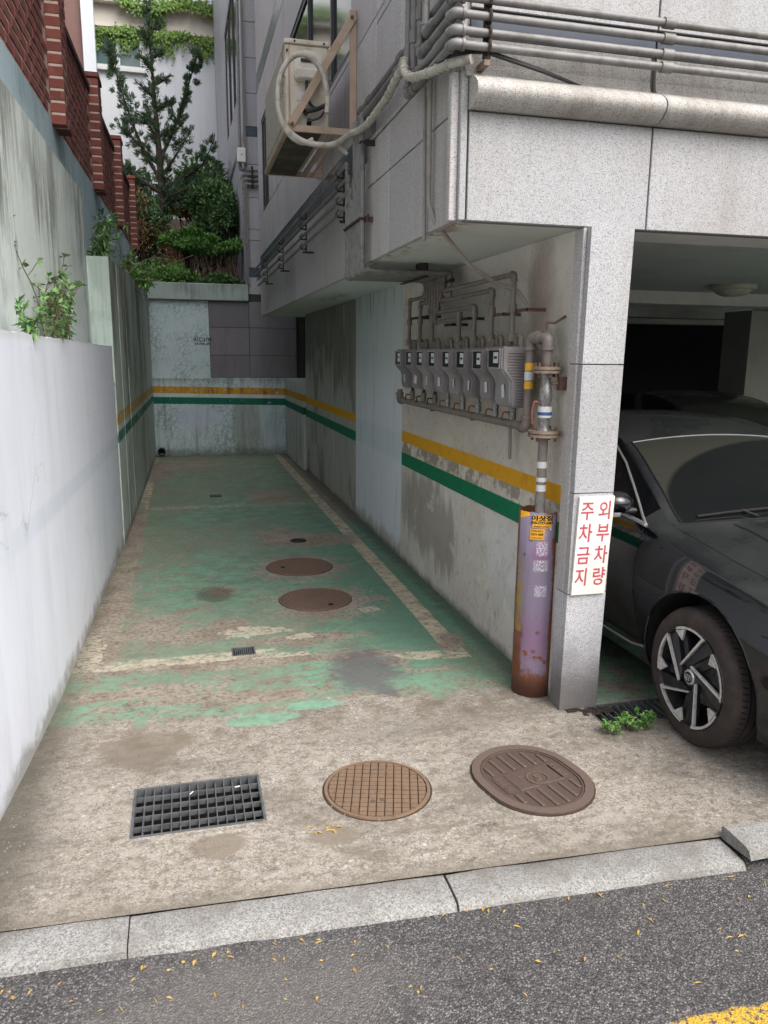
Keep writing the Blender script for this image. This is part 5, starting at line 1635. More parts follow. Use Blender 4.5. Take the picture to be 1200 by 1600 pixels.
# ================================================================== COVERS AND GRATES
def disc_cover(cx, cy, r, mat, label, rows, cols, rim=.018, z=.004, hole=True, rot=0., brickwise=False):
    e = root('manhole_cover', (cx, cy, 0), label, 'manhole cover')
    B().lathe([(0, z), (r, z), (r, -.01)], (cx, cy, 0), 'Z', 56).build('plate', 'groove', e)
    B().lathe([(r, .0012), (r + .008, .0014), (r + .0085, -.004)], (cx, cy, 0), 'Z', 56).build('frame_gap', 'groove', e)
    B().lathe([(r - rim, z), (r - rim, z + .006), (r, z + .006), (r + .002, -.004)], (cx, cy, 0), 'Z', 56).build('rim', mat, e)
    # raised pads clipped to the circle
    R = r - rim - .004
    w = 2 * R / cols; h = 2 * R / rows
    pads = []
    cr, sr = math.cos(rot), math.sin(rot)
    for i in range(-1, cols + 1):
        for j in range(rows):
            ox = (w * .5 if (brickwise and j % 2) else 0)
            x0 = -R + i * w + ox; y0 = -R + j * h
            x1, y1 = x0 + w, y0 + h
            g = w * .07
            x0 += g; x1 -= g; y0 += g; y1 -= g
            # clip polygon with the circle
            poly = [(x0, y0), (x1, y0), (x1, y1), (x0, y1)]
            pin = [p for p in poly if p[0] ** 2 + p[1] ** 2 <= R * R]
            if not pin: continue
            if len(pin) < 4:
                new = []
                for a in range(4):
                    p, q = poly[a], poly[(a + 1) % 4]
                    ip = p[0] ** 2 + p[1] ** 2 <= R * R; iq = q[0] ** 2 + q[1] ** 2 <= R * R
                    if ip: new.append(p)
                    if ip != iq:
                        t0, t1 = 0., 1.
                        for _ in range(20):
                            t = (t0 + t1) / 2; s = (p[0] + (q[0] - p[0]) * t, p[1] + (q[1] - p[1]) * t)
                            if (s[0] ** 2 + s[1] ** 2 <= R * R) == ip: t0 = t
                            else: t1 = t
                        new.append(s)
                poly = new
                if len(poly) < 3: continue
            pads.append(poly)
    for poly in pads:
        pp = [(cx + p[0] * cr - p[1] * sr, cy + p[0] * sr + p[1] * cr, z) for p in poly]
        B().prism(pp, (0, 0, .0055)).build('pad', mat, e)
    if hole:
        for dx in (-.018, .018):
            B().lathe([(0, z + .0068), (.010, z + .0068), (.010, z + .003)], (cx - .02 + dx, cy - r * .42, 0), 'Z', 10).build('key_hole', 'rusty', e)
    return e
disc_cover(.665, 2.635, .205, 'cover_tan', 'round tan rusty manhole cover with a grid pattern, between the grate and the oval cover', 13, 12, .012, .001, rot=-.27)
disc_cover(.82, 5.03, .245, 'cover_brown', 'nearer of the two round brown manhole covers on the green floor', 16, 12, .012, .001, hole=False, rot=-.42, brickwise=True)
disc_cover(.835, 5.88, .255, 'cover_brown', 'farther of the two round brown manhole covers on the green floor', 16, 12, .012, .001, hole=False, rot=-.2, brickwise=True)
B().lathe([(0, .011), (.018, .011), (.018, 0)], (.9, 4.88, 0), 'Z', 10).build('lifting_hole', 'under', bpy.data.objects['manhole_cover.001'])
B().lathe([(0, .011), (.016, .011), (.016, 0)], (.70, 5.87, 0), 'Z', 10).build('lifting_hole', 'under', bpy.data.objects['manhole_cover.002'])

# oval cover
def stadium(L, R, n=14):
    pts = []
    for k in range(n + 1):
        a = -math.pi / 2 + math.pi * k / n
        pts.append((L / 2 + R * math.cos(a), R * math.sin(a)))
    for k in range(n + 1):
        a = math.pi / 2 + math.pi * k / n
        pts.append((-L / 2 + R * math.cos(a), R * math.sin(a)))
    return pts
oc = root('manhole_cover', (1.28, 2.56, 0), 'large oval red-brown manhole cover with bars and a round emblem', 'manhole cover')
oa = math.radians(-78)
mt = Matrix.Translation((1.28, 2.562, 0)) @ Matrix.Rotation(oa, 4, 'Z')
mt2 = Matrix.Translation((1.28, 2.562, 0)) @ Matrix.Rotation(oa + math.pi / 2, 4, 'Z')
def T(p, z): return mt @ Vector((p[0], p[1], z))
def ring_(Lo, Ro, Li, Ri, z0, z1, mat, name):
    a = stadium(Lo, Ro); b = stadium(Li, Ri); n = len(a)
    vs = [T(p, z1) for p in a] + [T(p, z1) for p in b] + [T(p, z0) for p in a] + [T(p, z0) for p in b]
    fs = []
    for i in range(n):
        j = (i + 1) % n
        fs += [(i, j, n + j, n + i), (2 * n + i, 2 * n + j, j, i), (n + i, n + j, 3 * n + j, 3 * n + i)]
    B().add(vs, fs).build(name, mat, oc)
B().prism([T(p, -.02) for p in stadium(.08, .215)], (0, 0, .024)).build('plate', 'cover_red', oc)
ring_(.08, .222, .08, .216, -.01, .005, 'groove', 'frame_gap')
ring_(.08, .216, .08, .182, 0, .012, 'cover_red', 'rim')
ring_(.08, .178, .08, .172, 0, .009, 'cover_red', 'inner_rim')
def rbox(x0, x1, y0, y1, z0, z1, mat, name, par=oc):
    return B().box(x0, x1, y0, y1, z0, z1, m=mt2, bev=.002).build(name, mat, par)
for sgn in (1, -1):
    for k in range(6):
        x = -.13 + k * .052
        ymax = .038 + math.sqrt(max(.0001, .168 ** 2 - x * x))
        y0, y1 = sorted((sgn * .075, sgn * ymax * .97))
        if y1 - y0 > .02: rbox(x - .008, x + .008, y0, y1, .003, .0095, 'cover_red', 'bar')
for sx_ in (-.165, .165):
    B().prism([mt2 @ Vector((sx_ * .8 + .022 * math.cos(a) , .058 * (1 if math.sin(a) > 0 else -1) * .6 + .03 * math.sin(a), .003)) for a in [2 * math.pi * k / 16 for k in range(16)]], (0, 0, .004)).build('side_plate', 'cover_red', oc)
    for q in range(5): B().box(sx_ * .8 - .012, sx_ * .8 + .012 - .008 * (q % 2), -.045 + q * .02, -.036 + q * .02, .006, .0095, m=mt2).build('relief_mark', 'cover_red', oc)
rbox(-.095, .12, -.06, .06, .003, .007, 'cover_red', 'centre_plate')
B().lathe([(.04, .007), (.04, .011), (.046, .011), (.046, .007)], (1.28 + .02, 2.55, 0), 'Z', 28).build('emblem_ring', 'cover_red', oc)
text('S', .062, 'cover_red', oc, Matrix.Translation((1.30, 2.55, .009)) @ Matrix.Rotation(oa + 1.3, 4, 'Z'), name='emblem', ext=.002, off=.002)
B().lathe([(0, .0085), (.012, .0085), (.012, .004)], (1.235, 2.575, 0), 'Z', 10).build('key_hole', 'rusty', oc)

# large drain grate with pit
gt = root('drain_grate', (-.01, 2.69, 0), 'rectangular steel drain grate over a dark pit, left of the round tan cover', 'drain grate')
x0, x1, y0, y1 = H1
pit = B()
pit.box(x0 - .02, x0, y0 - .02, y1 + .02, -.4, -.002).box(x1, x1 + .02, y0 - .02, y1 + .02, -.4, -.002).box(x0, x1, y0 - .02, y0, -.4, -.002).box(x0, x1, y1, y1 + .02, -.4, -.002).box(x0, x1, y0, y1, -.42, -.38)
pit.build('pit', 'pit', kind='structure')
fr_ = B().box(x0, x0 + .009, y0, y1, -.035, .003).box(x1 - .009, x1, y0, y1, -.035, .003).box(x0 + .009, x1 - .009, y0, y0 + .009, -.035, .003).box(x0 + .009, x1 - .009, y1 - .009, y1, -.035, .003)
fr_.build('frame', 'grate', gt)
nb = 14
for k in range(1, nb):
    x = x0 + .009 + (x1 - x0 - .018) * k / nb
    B().box(x - .0018, x + .0018, y0 + .009, y1 - .009, -.03, .001).build('bar', 'grate', gt)
for k in range(1, 5):
    y = y0 + (y1 - y0) * k / 5
    B().box(x0 + .009, x1 - .009, y - .002, y + .002, -.02, .0005).build('cross_bar', 'grate', gt)
for (px, py, a) in ((-.04, 2.76, .9), (.13, 2.77, .2)):
    B().tube([(px, py, .004), (px + .02 * math.cos(a), py + .02 * math.sin(a), .005)], .0025, 5).build('cigarette_end', 'paper', label='small white cigarette end lying on the drain grate ' + ('left of its middle' if px < 0 else 'at its right'), cat='litter', group='litter on the grate')

def small_grate(h, n, label, mat='grate', axis='x', depth=.12):
    x0, x1, y0, y1 = h
    B().box(x0, x1, y0, y1, -depth - .02, -depth).box(x0 - .01, x0, y0, y1, -depth, -.002).box(x1, x1 + .01, y0, y1, -depth, -.002).box(x0, x1, y1, y1 + .01, -depth, -.002).box(x0, x1, y0 - .01, y0, -depth, -.002).build('pit', 'pit', kind='structure')
    e = root('drain_grate', ((x0 + x1) / 2, (y0 + y1) / 2, 0), label, 'drain grate')
    t = .008
    B().box(x0, x0 + t, y0, y1, -.03, .003).box(x1 - t, x1, y0, y1, -.03, .003).box(x0 + t, x1 - t, y0, y0 + t, -.03, .003).box(x0 + t, x1 - t, y1 - t, y1, -.03, .003).build('frame', mat, e)
    for k in range(1, n):
        x = x0 + t + (x1 - x0 - 2 * t) * k / n
        B().box(x - (.0025 if n < 20 else .003), x + .003, y0 + t, y1 - t, -.02, .001).build('bar', mat, e)
    return e
small_grate(H2, 10, 'small rectangular drain grate in the green floor near the cream line')
small_grate(H3, 64, 'long slotted channel grate across the garage entrance beside the pillar', depth=.2)
tg = root('drain_grate', (.315, 9.18, 0), 'tiny slotted drain far back in the green floor', 'drain grate')
B().box(.25, .385, 9.1, 9.26, -.01, .005).build('plate', 'groove', tg)
for k in range(8): B().box(.258 + k * .016, .266 + k * .016, 9.11, 9.25, .005, .009).build('bar', 'grate', tg)
dh = root('floor_drain', (.95, 6.75, 0), 'small dark round floor drain behind the two manhole covers', 'drain')
B().lathe([(0, .003), (.06, .003), (.07, .006), (.075, 0)], (.95, 6.75, 0), 'Z', 20).build('cap', 'under', dh, smooth=True)

# ================================================================== CAR
def cr(p0, p1, p2, p3, t):
    return .5 * ((2 * p1) + (-p0 + p2) * t + (2 * p0 - 5 * p1 + 4 * p2 - p3) * t * t + (-p0 + 3 * p1 - 3 * p2 + p3) * t ** 3)
def interp(keys, s):
    """smooth interpolation of rows (s, v0, v1, ...)"""
    n = len(keys)
    for i in range(n - 1):
        if keys[i][0] <= s <= keys[i + 1][0]: break
    t = (s - keys[i][0]) / (keys[i + 1][0] - keys[i][0])
    a = keys[max(i - 1, 0)]; b = keys[i]; c = keys[i + 1]; d = keys[min(i + 2, n - 1)]
    out = []
    for k in range(1, len(b)):
        m1 = (c[k] - a[k]) / max(1e-6, (c[0] - a[0])) * (c[0] - b[0]) if i > 0 else (c[k] - b[k])
        m2 = (d[k] - b[k]) / max(1e-6, (d[0] - b[0])) * (c[0] - b[0]) if i < n - 2 else (c[k] - b[k])
        t2, t3 = t * t, t ** 3
        out.append((2 * t3 - 3 * t2 + 1) * b[k] + (t3 - 2 * t2 + t) * m1 + (-2 * t3 + 3 * t2) * c[k] + (t3 - t2) * m2)
    return out
# s, half width, sill z, shoulder z, shoulder x, edge(roof/hood) x, edge z, centre z
CAR = [
    (0.00, .50, .24, .50, .48, .42, .56, .58),
    (0.06, .62, .20, .54, .60, .50, .62, .65),
    (0.20, .73, .17, .62, .71, .58, .68, .72),
    (0.45, .805, .17, .70, .775, .63, .745, .785),
    (0.87, .845, .19, .775, .800, .655, .80, .842),
    (1.15, .845, .20, .815, .795, .665, .845, .872),
    (1.30, .845, .20, .845, .790, .675, .872, .885),     # cowl, windscreen base
    (1.55, .845, .20, .862, .788, .625, .995, 1.04),
    (1.95, .845, .20, .868, .788, .555, 1.185, 1.225),   # windscreen head
    (2.30, .845, .20, .872, .788, .530, 1.265, 1.300),
    (2.70, .845, .20, .880, .788, .520, 1.278, 1.316),
    (3.15, .845, .20, .890, .785, .510, 1.225, 1.265),
    (3.60, .840, .21, .900, .775, .540, 1.06, 1.11),
    (3.95, .825, .24, .905, .750, .590, .935, .965),
    (4.30, .780, .28, .86, .700, .560, .90, .93),
    (4.46, .700, .32, .78, .620, .500, .82, .84),
]
def section(s):
    w, zs_, zh, xh, xe, ze, zc = interp(CAR, s)
    gh = max(0., min(1., (ze - zh - .02) / .3))
    P = [(0, zs_ - .04), (w * .80, zs_ - .03), (w * .93, zs_), (w * .975, zs_ + .10), (w * .985, zs_ + .10 + (zh - zs_) * .22), (w * 1.0, zs_ + (zh - zs_) * .56),
         (w * .995, zs_ + (zh - zs_) * .72), (w * .972, zs_ + (zh - zs_) * .88), (xh, zh)]
    P = P + [(xh - .012, zh + .012)]
    # glasshouse side or hood edge
    P += [(xh - .012 + (xe - xh + .012) * t, zh + .012 + (ze - zh - .012) * (t ** .92)) for t in (.5, .93)]
    P += [(xe, ze)]
    P += [(xe * u, ze + (zc - ze) * (1 - u * u)) for u in (.93, .75, .5, .25, 0.)]
    return P
NP = len(section(1.0))
def car_body(root_, cx, y0, paint='paint'):
    keys_s = [k[0] for k in CAR]
    ss = []
    for a, b in zip(keys_s[:-1], keys_s[1:]):
        n = max(2, int((b - a) / .055))
        ss += [a + (b - a) * i / n for i in range(n)]
    ss.append(keys_s[-1])
    rows = [section(s) for s in ss]
    vs, fs, tag_ = [], [], []
    full = 2 * NP - 2
    for s, r in zip(ss, rows):
        loop = [(x, z) for x, z in r] + [(-x, z) for x, z in r[-2:0:-1]]
        for x, z in loop:
            # bow the windscreen: its centre runs ahead of its edge
            vs.append((cx - x, y0 + s, z))
    for i in range(len(ss) - 1):
        for k in range(full):
            l = (k + 1) % full
            fs.append((i * full + k, i * full + l, (i + 1) * full + l, (i + 1) * full + k))
    fs.append(tuple(range(full))[::-1])
    fs.append(tuple((len(ss) - 1) * full + k for k in range(full)))
    me = bpy.data.meshes.new('tmp'); me.from_pydata(vs, [], fs)
    bmm = bmesh.new(); bmm.from_mesh(me); bmesh.ops.recalc_face_normals(bmm, faces=bmm.faces[:]); bmm.to_mesh(me); bmm.free()
    o = bpy.data.objects.new('tmp', me); COL.objects.link(o)
    cutters = []
    for ay in (.87, 3.45):
        for sx_ in (-1, 1):
            cb_ = B()
            pr = []
            for k in range(40):
                a = 2 * math.pi * k / 40
                pr.append((cx + sx_ * .60, y0 + ay + .362 * math.cos(a), .305 + .362 * math.sin(a)))
            cb_.prism(pr, (sx_ * .5, 0, 0))
            c = cb_.build('cut', 'under'); cutters.append(c)
            md = o.modifiers.new('b', 'BOOLEAN'); md.operation = 'DIFFERENCE'; md.solver = 'EXACT'; md.object = c
    dg = bpy.context.evaluated_depsgraph_get(); dg.update()
    me2 = bpy.data.meshes.new_from_object(o.evaluated_get(dg))
    bpy.data.objects.remove(o)
    for c in cutters: bpy.data.objects.remove(c)
    # sort faces into parts
    parts = {}
    def add(key, f):
        parts.setdefault(key, []).append(f)
    for p in me2.polygons:
        c = p.center; x = abs(c.x - cx); s = c.y - y0; n_ = p.normal
        arch = False
        for ay in (.87, 3.45):
            if math.hypot(s - ay, c.z - .305) < .3615 and x > .58: arch = True
        w, zs_, zh, xh, xe, ze, zc = interp(CAR, max(0, min(4.46, s)))
        if c.z < zs_ - .012 or arch: key = 'wheel_well'
        elif 1.31 < s < 1.95 and x < xe * .93 and c.z > zh + .0 and n_.z > .2: key = 'windscreen'
        elif 3.20 < s < 3.93 and x < xe * .93 and n_.z > .2: key = 'rear_window'
        elif 1.45 < s < 3.75 and c.z > zh + .012 and c.z < zh + .012 + (ze - zh - .012) * .93 and x > xe * .97: key = 'side_window'
        elif s < 1.30 and n_.z > .6 and x < xe * 1.0: key = 'bonnet'
        elif 1.95 <= s <= 3.2 and x <= xe + .002 and n_.z > .3: key = 'roof'
        else: key = 'body'
        add(key, p.index)
    mats = {'wheel_well': 'under', 'windscreen': 'windscreen', 'rear_window': 'car_glass', 'side_window': 'car_glass', 'bonnet': paint, 'roof': paint, 'body': paint}
    for key, idx in parts.items():
        vm = {}; nv = []; nf = []
        for i in idx:
            q = []
            for vi in me2.polygons[i].vertices:
                if vi not in vm: vm[vi] = len(nv); nv.append(tuple(me2.vertices[vi].co))
                q.append(vm[vi])
            nf.append(q)
        B().add(nv, nf).build(key, mats[key], root_, smooth=True, auto=math.radians(50))
    bpy.data.meshes.remove(me2)

def wheel(parent, cx, cy, cz, side, detail=True):
    """side -1: outer face looks to -X"""
    R = .300
    w = root('wheel', (cx, cy, cz), None, None); w.parent = parent; w.location = Vector((cx, cy, cz)) - parent.location
    O = Vector((cx, cy, cz))
    s = side
    W = .205
    prof = [(.218, s * -.002), (.226, s * .004), (.262, s * .006), (.285, s * -.004), (R - .006, s * -.018), (R, s * -.034), (R, s * -(W - .034)), (R - .006, s * -(W - .018)), (.285, s * -W), (.218, s * -W)]
    t = B().lathe(prof, O, 'X', 72)
    t.build('tyre', 'tyre', w, smooth=True)
    g2 = B()
    for gx in (-.062, -.1, -.138):
        g2.lathe([(R + .0008, s * gx), (R + .0008, s * (gx - .008))], O, 'X', 72)
    for k in range(72):
        a = 2 * math.pi * k / 72
        ca, sa = math.cos(a), math.sin(a)
        for (xa, xb) in ((-.026, -.055), (-.148, -.176)):
            p = [O + Vector((s * xa, R * 1.0006 * math.cos(a + d), R * 1.0006 * math.sin(a + d))) for d in (-.009, .009)]
            q = [O + Vector((s * xb, R * 1.003 * math.cos(a + d + .03), R * 1.003 * math.sin(a + d + .03))) for d in (-.009, .009)]
            g2.quad(p[0], p[1], q[1], q[0])
    g2.build('tread_grooves', 'under', w)
    rim = B().lathe([(.219, s * .002), (.2185, s * .007), (.213, s * .006), (.207, s * -.012), (.198, s * -.05), (.195, s * -.16)], O, 'X', 64).build('rim', 'rim_dark', w, smooth=True)
    B().lathe([(0, s * -.075), (.13, s * -.075), (.13, s * -.085)], O, 'X', 32).build('brake_disc', 'valve_steel', w, smooth=True)
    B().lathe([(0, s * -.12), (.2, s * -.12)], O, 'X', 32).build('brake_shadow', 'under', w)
    def pt(r, deg, d):
        a = math.radians(deg)
        return O + Vector((s * d, s * r * math.cos(a), r * math.sin(a)))
    for k in range(5):
        b = 70 + 72 * k
        # machined lip segment
        m = B(); n = 8; vs = []; fs = []
        for i in range(n + 1):
            dg_ = b - 3 + 53 * i / n
            for (r, d) in ((.2185, .0085), (.2075, .0075), (.2075, -.004), (.2185, -.004)): vs.append(pt(r, dg_, d))
        for i in range(n):
            for q in range(4): fs.append((i * 4 + q, i * 4 + (q + 1) % 4, (i + 1) * 4 + (q + 1) % 4, (i + 1) * 4 + q))
        fs += [(0, 1, 2, 3), (n * 4, n * 4 + 3, n * 4 + 2, n * 4 + 1)]
        m.add(vs, fs)
        # tooth at the far end of the segment
        m.prism([pt(.206, b + 34, -.002), pt(.206, b + 52, -.002), pt(.158, b + 44, -.006)], (s * .0095, 0, 0))
        m.build('rim_edge', 'rim_bright', w)
        # thin machined blade running inward past the hub
        m = B()
        m.prism([pt(.213, b - 1.6, -.006), pt(.213, b + 1.8, -.006), pt(.064, b + 72, .004), pt(.059, b + 66, .004)], (s * .0125, 0, 0))
        m.build('spoke_edge', 'rim_bright', w)
        # dark body of the spoke
        m = B()
        m.prism([pt(.208, b - 1, -.03), pt(.206, b - 19, -.03), pt(.05, b + 20, -.02), pt(.058, b + 64, -.02)], (s * .022, 0, 0))
        m.prism([pt(.206, b + 40, -.035), pt(.206, b + 50, -.035), pt(.06, b + 70, -.03), pt(.06, b + 40, -.03)], (s * .016, 0, 0))
        m.build('spoke', 'rim_dark', w)
    for k in range(5):
        a = 72 * k + 30
        B().lathe([(0, s * -.012), (.010, s * -.012), (.010, s * -.03)], pt(.052, a, 0), 'X', 10).build('wheel_nut', 'valve_steel', w)
    hb = B().lathe([(0, s * .004), (.028, s * .004), (.034, s * -.002), (.036, s * -.03)], O, 'X', 28).build('hub_cap', 'chrome', w, smooth=True)
    B().lathe([(0, s * .0052), (.024, s * .0052)], O, 'X', 28).build('cap_face', 'under', hb)
    if detail:
        ux = Vector((0, s, 0)); uy = Vector((0, 0, 1))
        m = B(); el_ = []
        for k in range(24):
            a = 2 * math.pi * k / 24
            el_.append(O + Vector((s * .006, s * .019 * math.cos(a), .0125 * math.sin(a))))
        m.tube(el_, .0018, 5, closed=True)
        for q in (-1, 1):
            m.tube([O + Vector((s * .006, s * (q * .007 - .002), -.010)), O + Vector((s * .006, s * (q * .007 + .003), .010))], .0018, 5)
        m.tube([O + Vector((s * .006, s * -.006, -.001)), O + Vector((s * .006, s * .006, .002))], .0018, 5)
        m.build('emblem', 'chrome', hb)
    return w

car = root('parked_car', (2.9, 4.0, 0), 'dusty black saloon car parked nose out in the garage beside the pillar', 'car')
CX, CY0 = 2.9, 1.82
car_body(car, CX, CY0)
wheel(car, 2.062, 2.69, .300, -1)
wheel(car, 3.738, 2.69, .300, 1, False)
wheel(car, 2.062, 5.27, .300, -1, False)
wheel(car, 3.738, 5.27, .300, 1, False)
def side_x(s, z):
    """x of the body side at station s and height z"""
    P = section(s)
    best = None
    for (x0, z0), (x1, z1) in zip(P[2:12], P[3:13]):
        if min(z0, z1) - 1e-6 <= z <= max(z0, z1) + 1e-6 and abs(z1 - z0) > 1e-6:
            return CX - (x0 + (x1 - x0) * (z - z0) / (z1 - z0))
    return CX - P[8][0]
# seams
def seam(pts, name='panel_gap', r=.0022, mat='under', off=.0005):
    B().tube([(side_x(s, z) - off, CY0 + s, z) for s, z in pts], r, 6).build(name, mat, car, smooth=True)
seam([(1.36, .845 - .0), (1.35, .80), (1.345, .70), (1.335, .55), (1.31, .42), (1.27, .33), (1.24, .25)])
seam([(2.35, .86), (2.35, .6), (2.33, .24)])
seam([(1.235 - .05, .80), (1.19, .79), (1.36, .842)][:2])
# bonnet edge gap
def top_pt(s, u):
    P = section(s); xe, ze = P[12]; zc = P[-1][1]
    return (CX - xe * u, CY0 + s, ze + (zc - ze) * (1 - u * u))
B().tube([top_pt(.25 + (1.27 - .25) * i / 14, 1.0) for i in range(15)], .003, 6).build('bonnet_gap', 'under', car, smooth=True)
B().tube([top_pt(1.295, 1.0 - 2.0 * i / 16) for i in range(17)], .006, 6).build('cowl_gap', 'under', car, smooth=True)
def raised(s, u, d=.004):
    p = top_pt(s, u); return (p[0], p[1], p[2] + d)
for u0 in (.55, .28):
    B().tube([raised(.3 + .95 * i / 10, u0 + .1 * (1 - i / 10), .0) for i in range(11)], .006, 8).build('bonnet_crease', 'paint', car, smooth=True)
# wipers
B().tube([raised(1.33, .78, .012), raised(1.335, .5, .016), raised(1.345, .15, .016)], .006, 6).tube([raised(1.30, .30, .01), raised(1.34, .40, .02)], .006, 6).build('wiper', 'black_plastic', car, smooth=True)
B().tube([raised(1.32, .0, .012), raised(1.335, -.5, .016)], .006, 6).build('wiper', 'black_plastic', car, smooth=True)
# windscreen edge seals
for q in (1, -1):
    B().tube([raised(1.31 + .64 * i / 8, .93 * q, .001) for i in range(9)], .005, 6).build('screen_seal', 'black_plastic', car, smooth=True)
B().tube([raised(1.95, .93 - 1.86 * i / 12, .001) for i in range(13)], .0022, 6).build('screen_seal', 'chrome', car, smooth=True, label='thin bright line at the head of the windscreen')
# chrome belt trim and window surround
def glass_pt(s, t, off=.004):
    P = section(s); x0, z0 = P[9]; x1, z1 = P[12]
    x, z = x0 + (x1 - x0) * t, z0 + (z1 - z0) * (t ** .92)
    return (CX - x - off, CY0 + s, z)
B().tube([glass_pt(1.36 + .3 * i / 6, .02, .006) for i in range(7)] + [glass_pt(1.66 + 2.0 * i / 10, .02, .006) for i in range(1, 11)], .0105, 6).build('belt_trim', 'chrome', car, smooth=True)
sf = [(1.37, .05), (1.45, .28), (1.55, .50), (1.68, .68), (1.84, .82), (2.05, .92), (2.4, .94), (2.9, .93), (3.3, .86), (3.6, .6)]
B().tube([glass_pt(s, t, .004) for s, t in sf], .0065, 6).build('window_trim', 'chrome', car, smooth=True)
# A-pillar panel between trim and windscreen keeps the paint: dark quarter glass below the trim
m = B()
q = [(1.38, .05), (1.46, .26), (1.56, .46), (1.68, .62), (1.84, .76), (2.0, .85)]
vs = []; fs = []
for i, (s, t) in enumerate(q): vs += [glass_pt(s, .04, .002), glass_pt(s, t, .002)]
for i in range(len(q) - 1): fs.append((2 * i, 2 * i + 2, 2 * i + 3, 2 * i + 1))
m.add(vs, fs).build('quarter_glass', 'car_glass', car)
# mirror
mr = B()
mx_, my_, mz_ = 2.02, 3.30, .955
bm = bmesh.new(); bmesh.ops.create_uvsphere(bm, u_segments=16, v_segments=10, radius=1)
for v in bm.verts:
    v.co = Vector((mx_ + v.co.x * .088, my_ + (v.co.y if v.co.y < 0 else v.co.y * .35) * .075, mz_ + v.co.z * .056 + .0))
    if v.co.z < mz_ - .04: v.co.z = mz_ - .042
bm.verts.index_update()
mr.add([v.co.copy() for v in bm.verts], [[v.index for v in f.verts] for f in bm.faces]); bm.free()
mo = mr.build('wing_mirror', 'paint', car, smooth=True)
B().box(2.05, 2.14, 3.28, 3.34, .90, .925, bev=.01).build('mirror_arm', 'black_plastic', mo)
B().box(1.925, 2.07, my_ + .02, my_ + .03, .875, .945, bev=.004).build('mirror_glass', 'chrome', mo)
# lower side: sill blade, black wheel arch lip, chrome fender flash
seam([(1.24, .30), (1.35, .275), (1.6, .27), (2.2, .27), (3.05, .27)], 'sill_trim', .006, 'chrome', .002)
for ay in (.87, 3.45):
    pts = []
    for k in range(21):
        a = math.radians(-14 + 208 * k / 20)
        s = ay + .366 * math.cos(a); z = .305 + .366 * math.sin(a)
        if z > .215: pts.append((side_x(s, z) + .004, CY0 + s, z))
    B().tube(pts, .006, 6).build('arch_lip', 'paint', car, smooth=True)
# bumper line, headlamp, grille
seam([(.52, .612), (.40, .612), (.28, .60), (.16, .585)], 'bumper_gap')
for q in (1, -1):
    vs = []; 
    for i in range(7):
        s = .08 + .42 * i / 6
        x_ = CX - (CX - side_x(s, .60)) * q
        vs += [(x_ - .003 * q, CY0 + s, .565 + .012 * i), (x_ - .003 * q + .01 * q, CY0 + s, .62 + .016 * i)]
    B().add(vs, [(2 * i, 2 * i + 2, 2 * i + 3, 2 * i + 1) for i in range(6)]).build('headlamp', 'glass_dark', car)
B().box(2.5, 3.3, CY0 - .012, CY0 + .03, .30, .52, bev=.01).build('grille', 'black_plastic', car)
B().box(2.72, 3.08, CY0 - .02, CY0 - .012, .34, .42, bev=.003).build('number_plate', 'sign_white', car)
B().box(2.3, 3.5, 2.3, 6.0, .12, .2).build('floor_pan', 'under', car)

# second car deeper in the garage
car2 = root('parked_car', (5.15, 7, 0), 'black car standing deeper in the dark garage, only its roof showing', 'car')
car_body(car2, 5.15, 4.6)
def wheel_simple(par, x, y): 
    B().lathe([(0, 0), (.2, 0), (.21, .01), (.29, .01), (.3, -.03), (.3, -.17), (.2, -.2)], (x, y, .3), 'X', 32).build('wheel', 'tyre', par, smooth=True)
for (x, y) in ((4.33, 5.47), (5.9, 5.47), (4.33, 8.05), (5.9, 8.05)): wheel_simple(car2, x, y)

# ================================================================== PLANTS
class Leaves:
    def __init__(s): s.v, s.f = [], []
    def leaf(s, p, d, n, l, w, fold=.15):
        d = d.normalized(); n = n - d * n.dot(d)
        n = n.normalized() if n.length > 1e-4 else d.orthogonal().normalized()
        sd = d.cross(n); o = len(s.v)
        s.v += [tuple(p), tuple(p + d * l * .45 + sd * w * .5 + n * fold * w), tuple(p + d * l - n * l * .12), tuple(p + d * l * .45 - sd * w * .5 + n * fold * w)]
        s.f += [(o, o + 1, o + 2), (o, o + 2, o + 3)]
    def build(s, name, mat, parent=None, **kw):
        b = B(); b.v, b.f, b.mi = s.v, s.f, [0] * len(s.f)
        return b.build(name, mat, parent, **kw)
def rv(): 
    while True:
        v = Vector((ru(-1, 1), ru(-1, 1), ru(-1, 1)))
        if .05 < v.length < 1: return v
def wander(p, d, L, n, wig, grav=0.):
    pts = [Vector(p)]; d = Vector(d).normalized()
    for i in range(n):
        d = (d + rv() * wig + Vector((0, 0, grav))).normalized()
        pts.append(pts[-1] + d * L / n)
    return pts

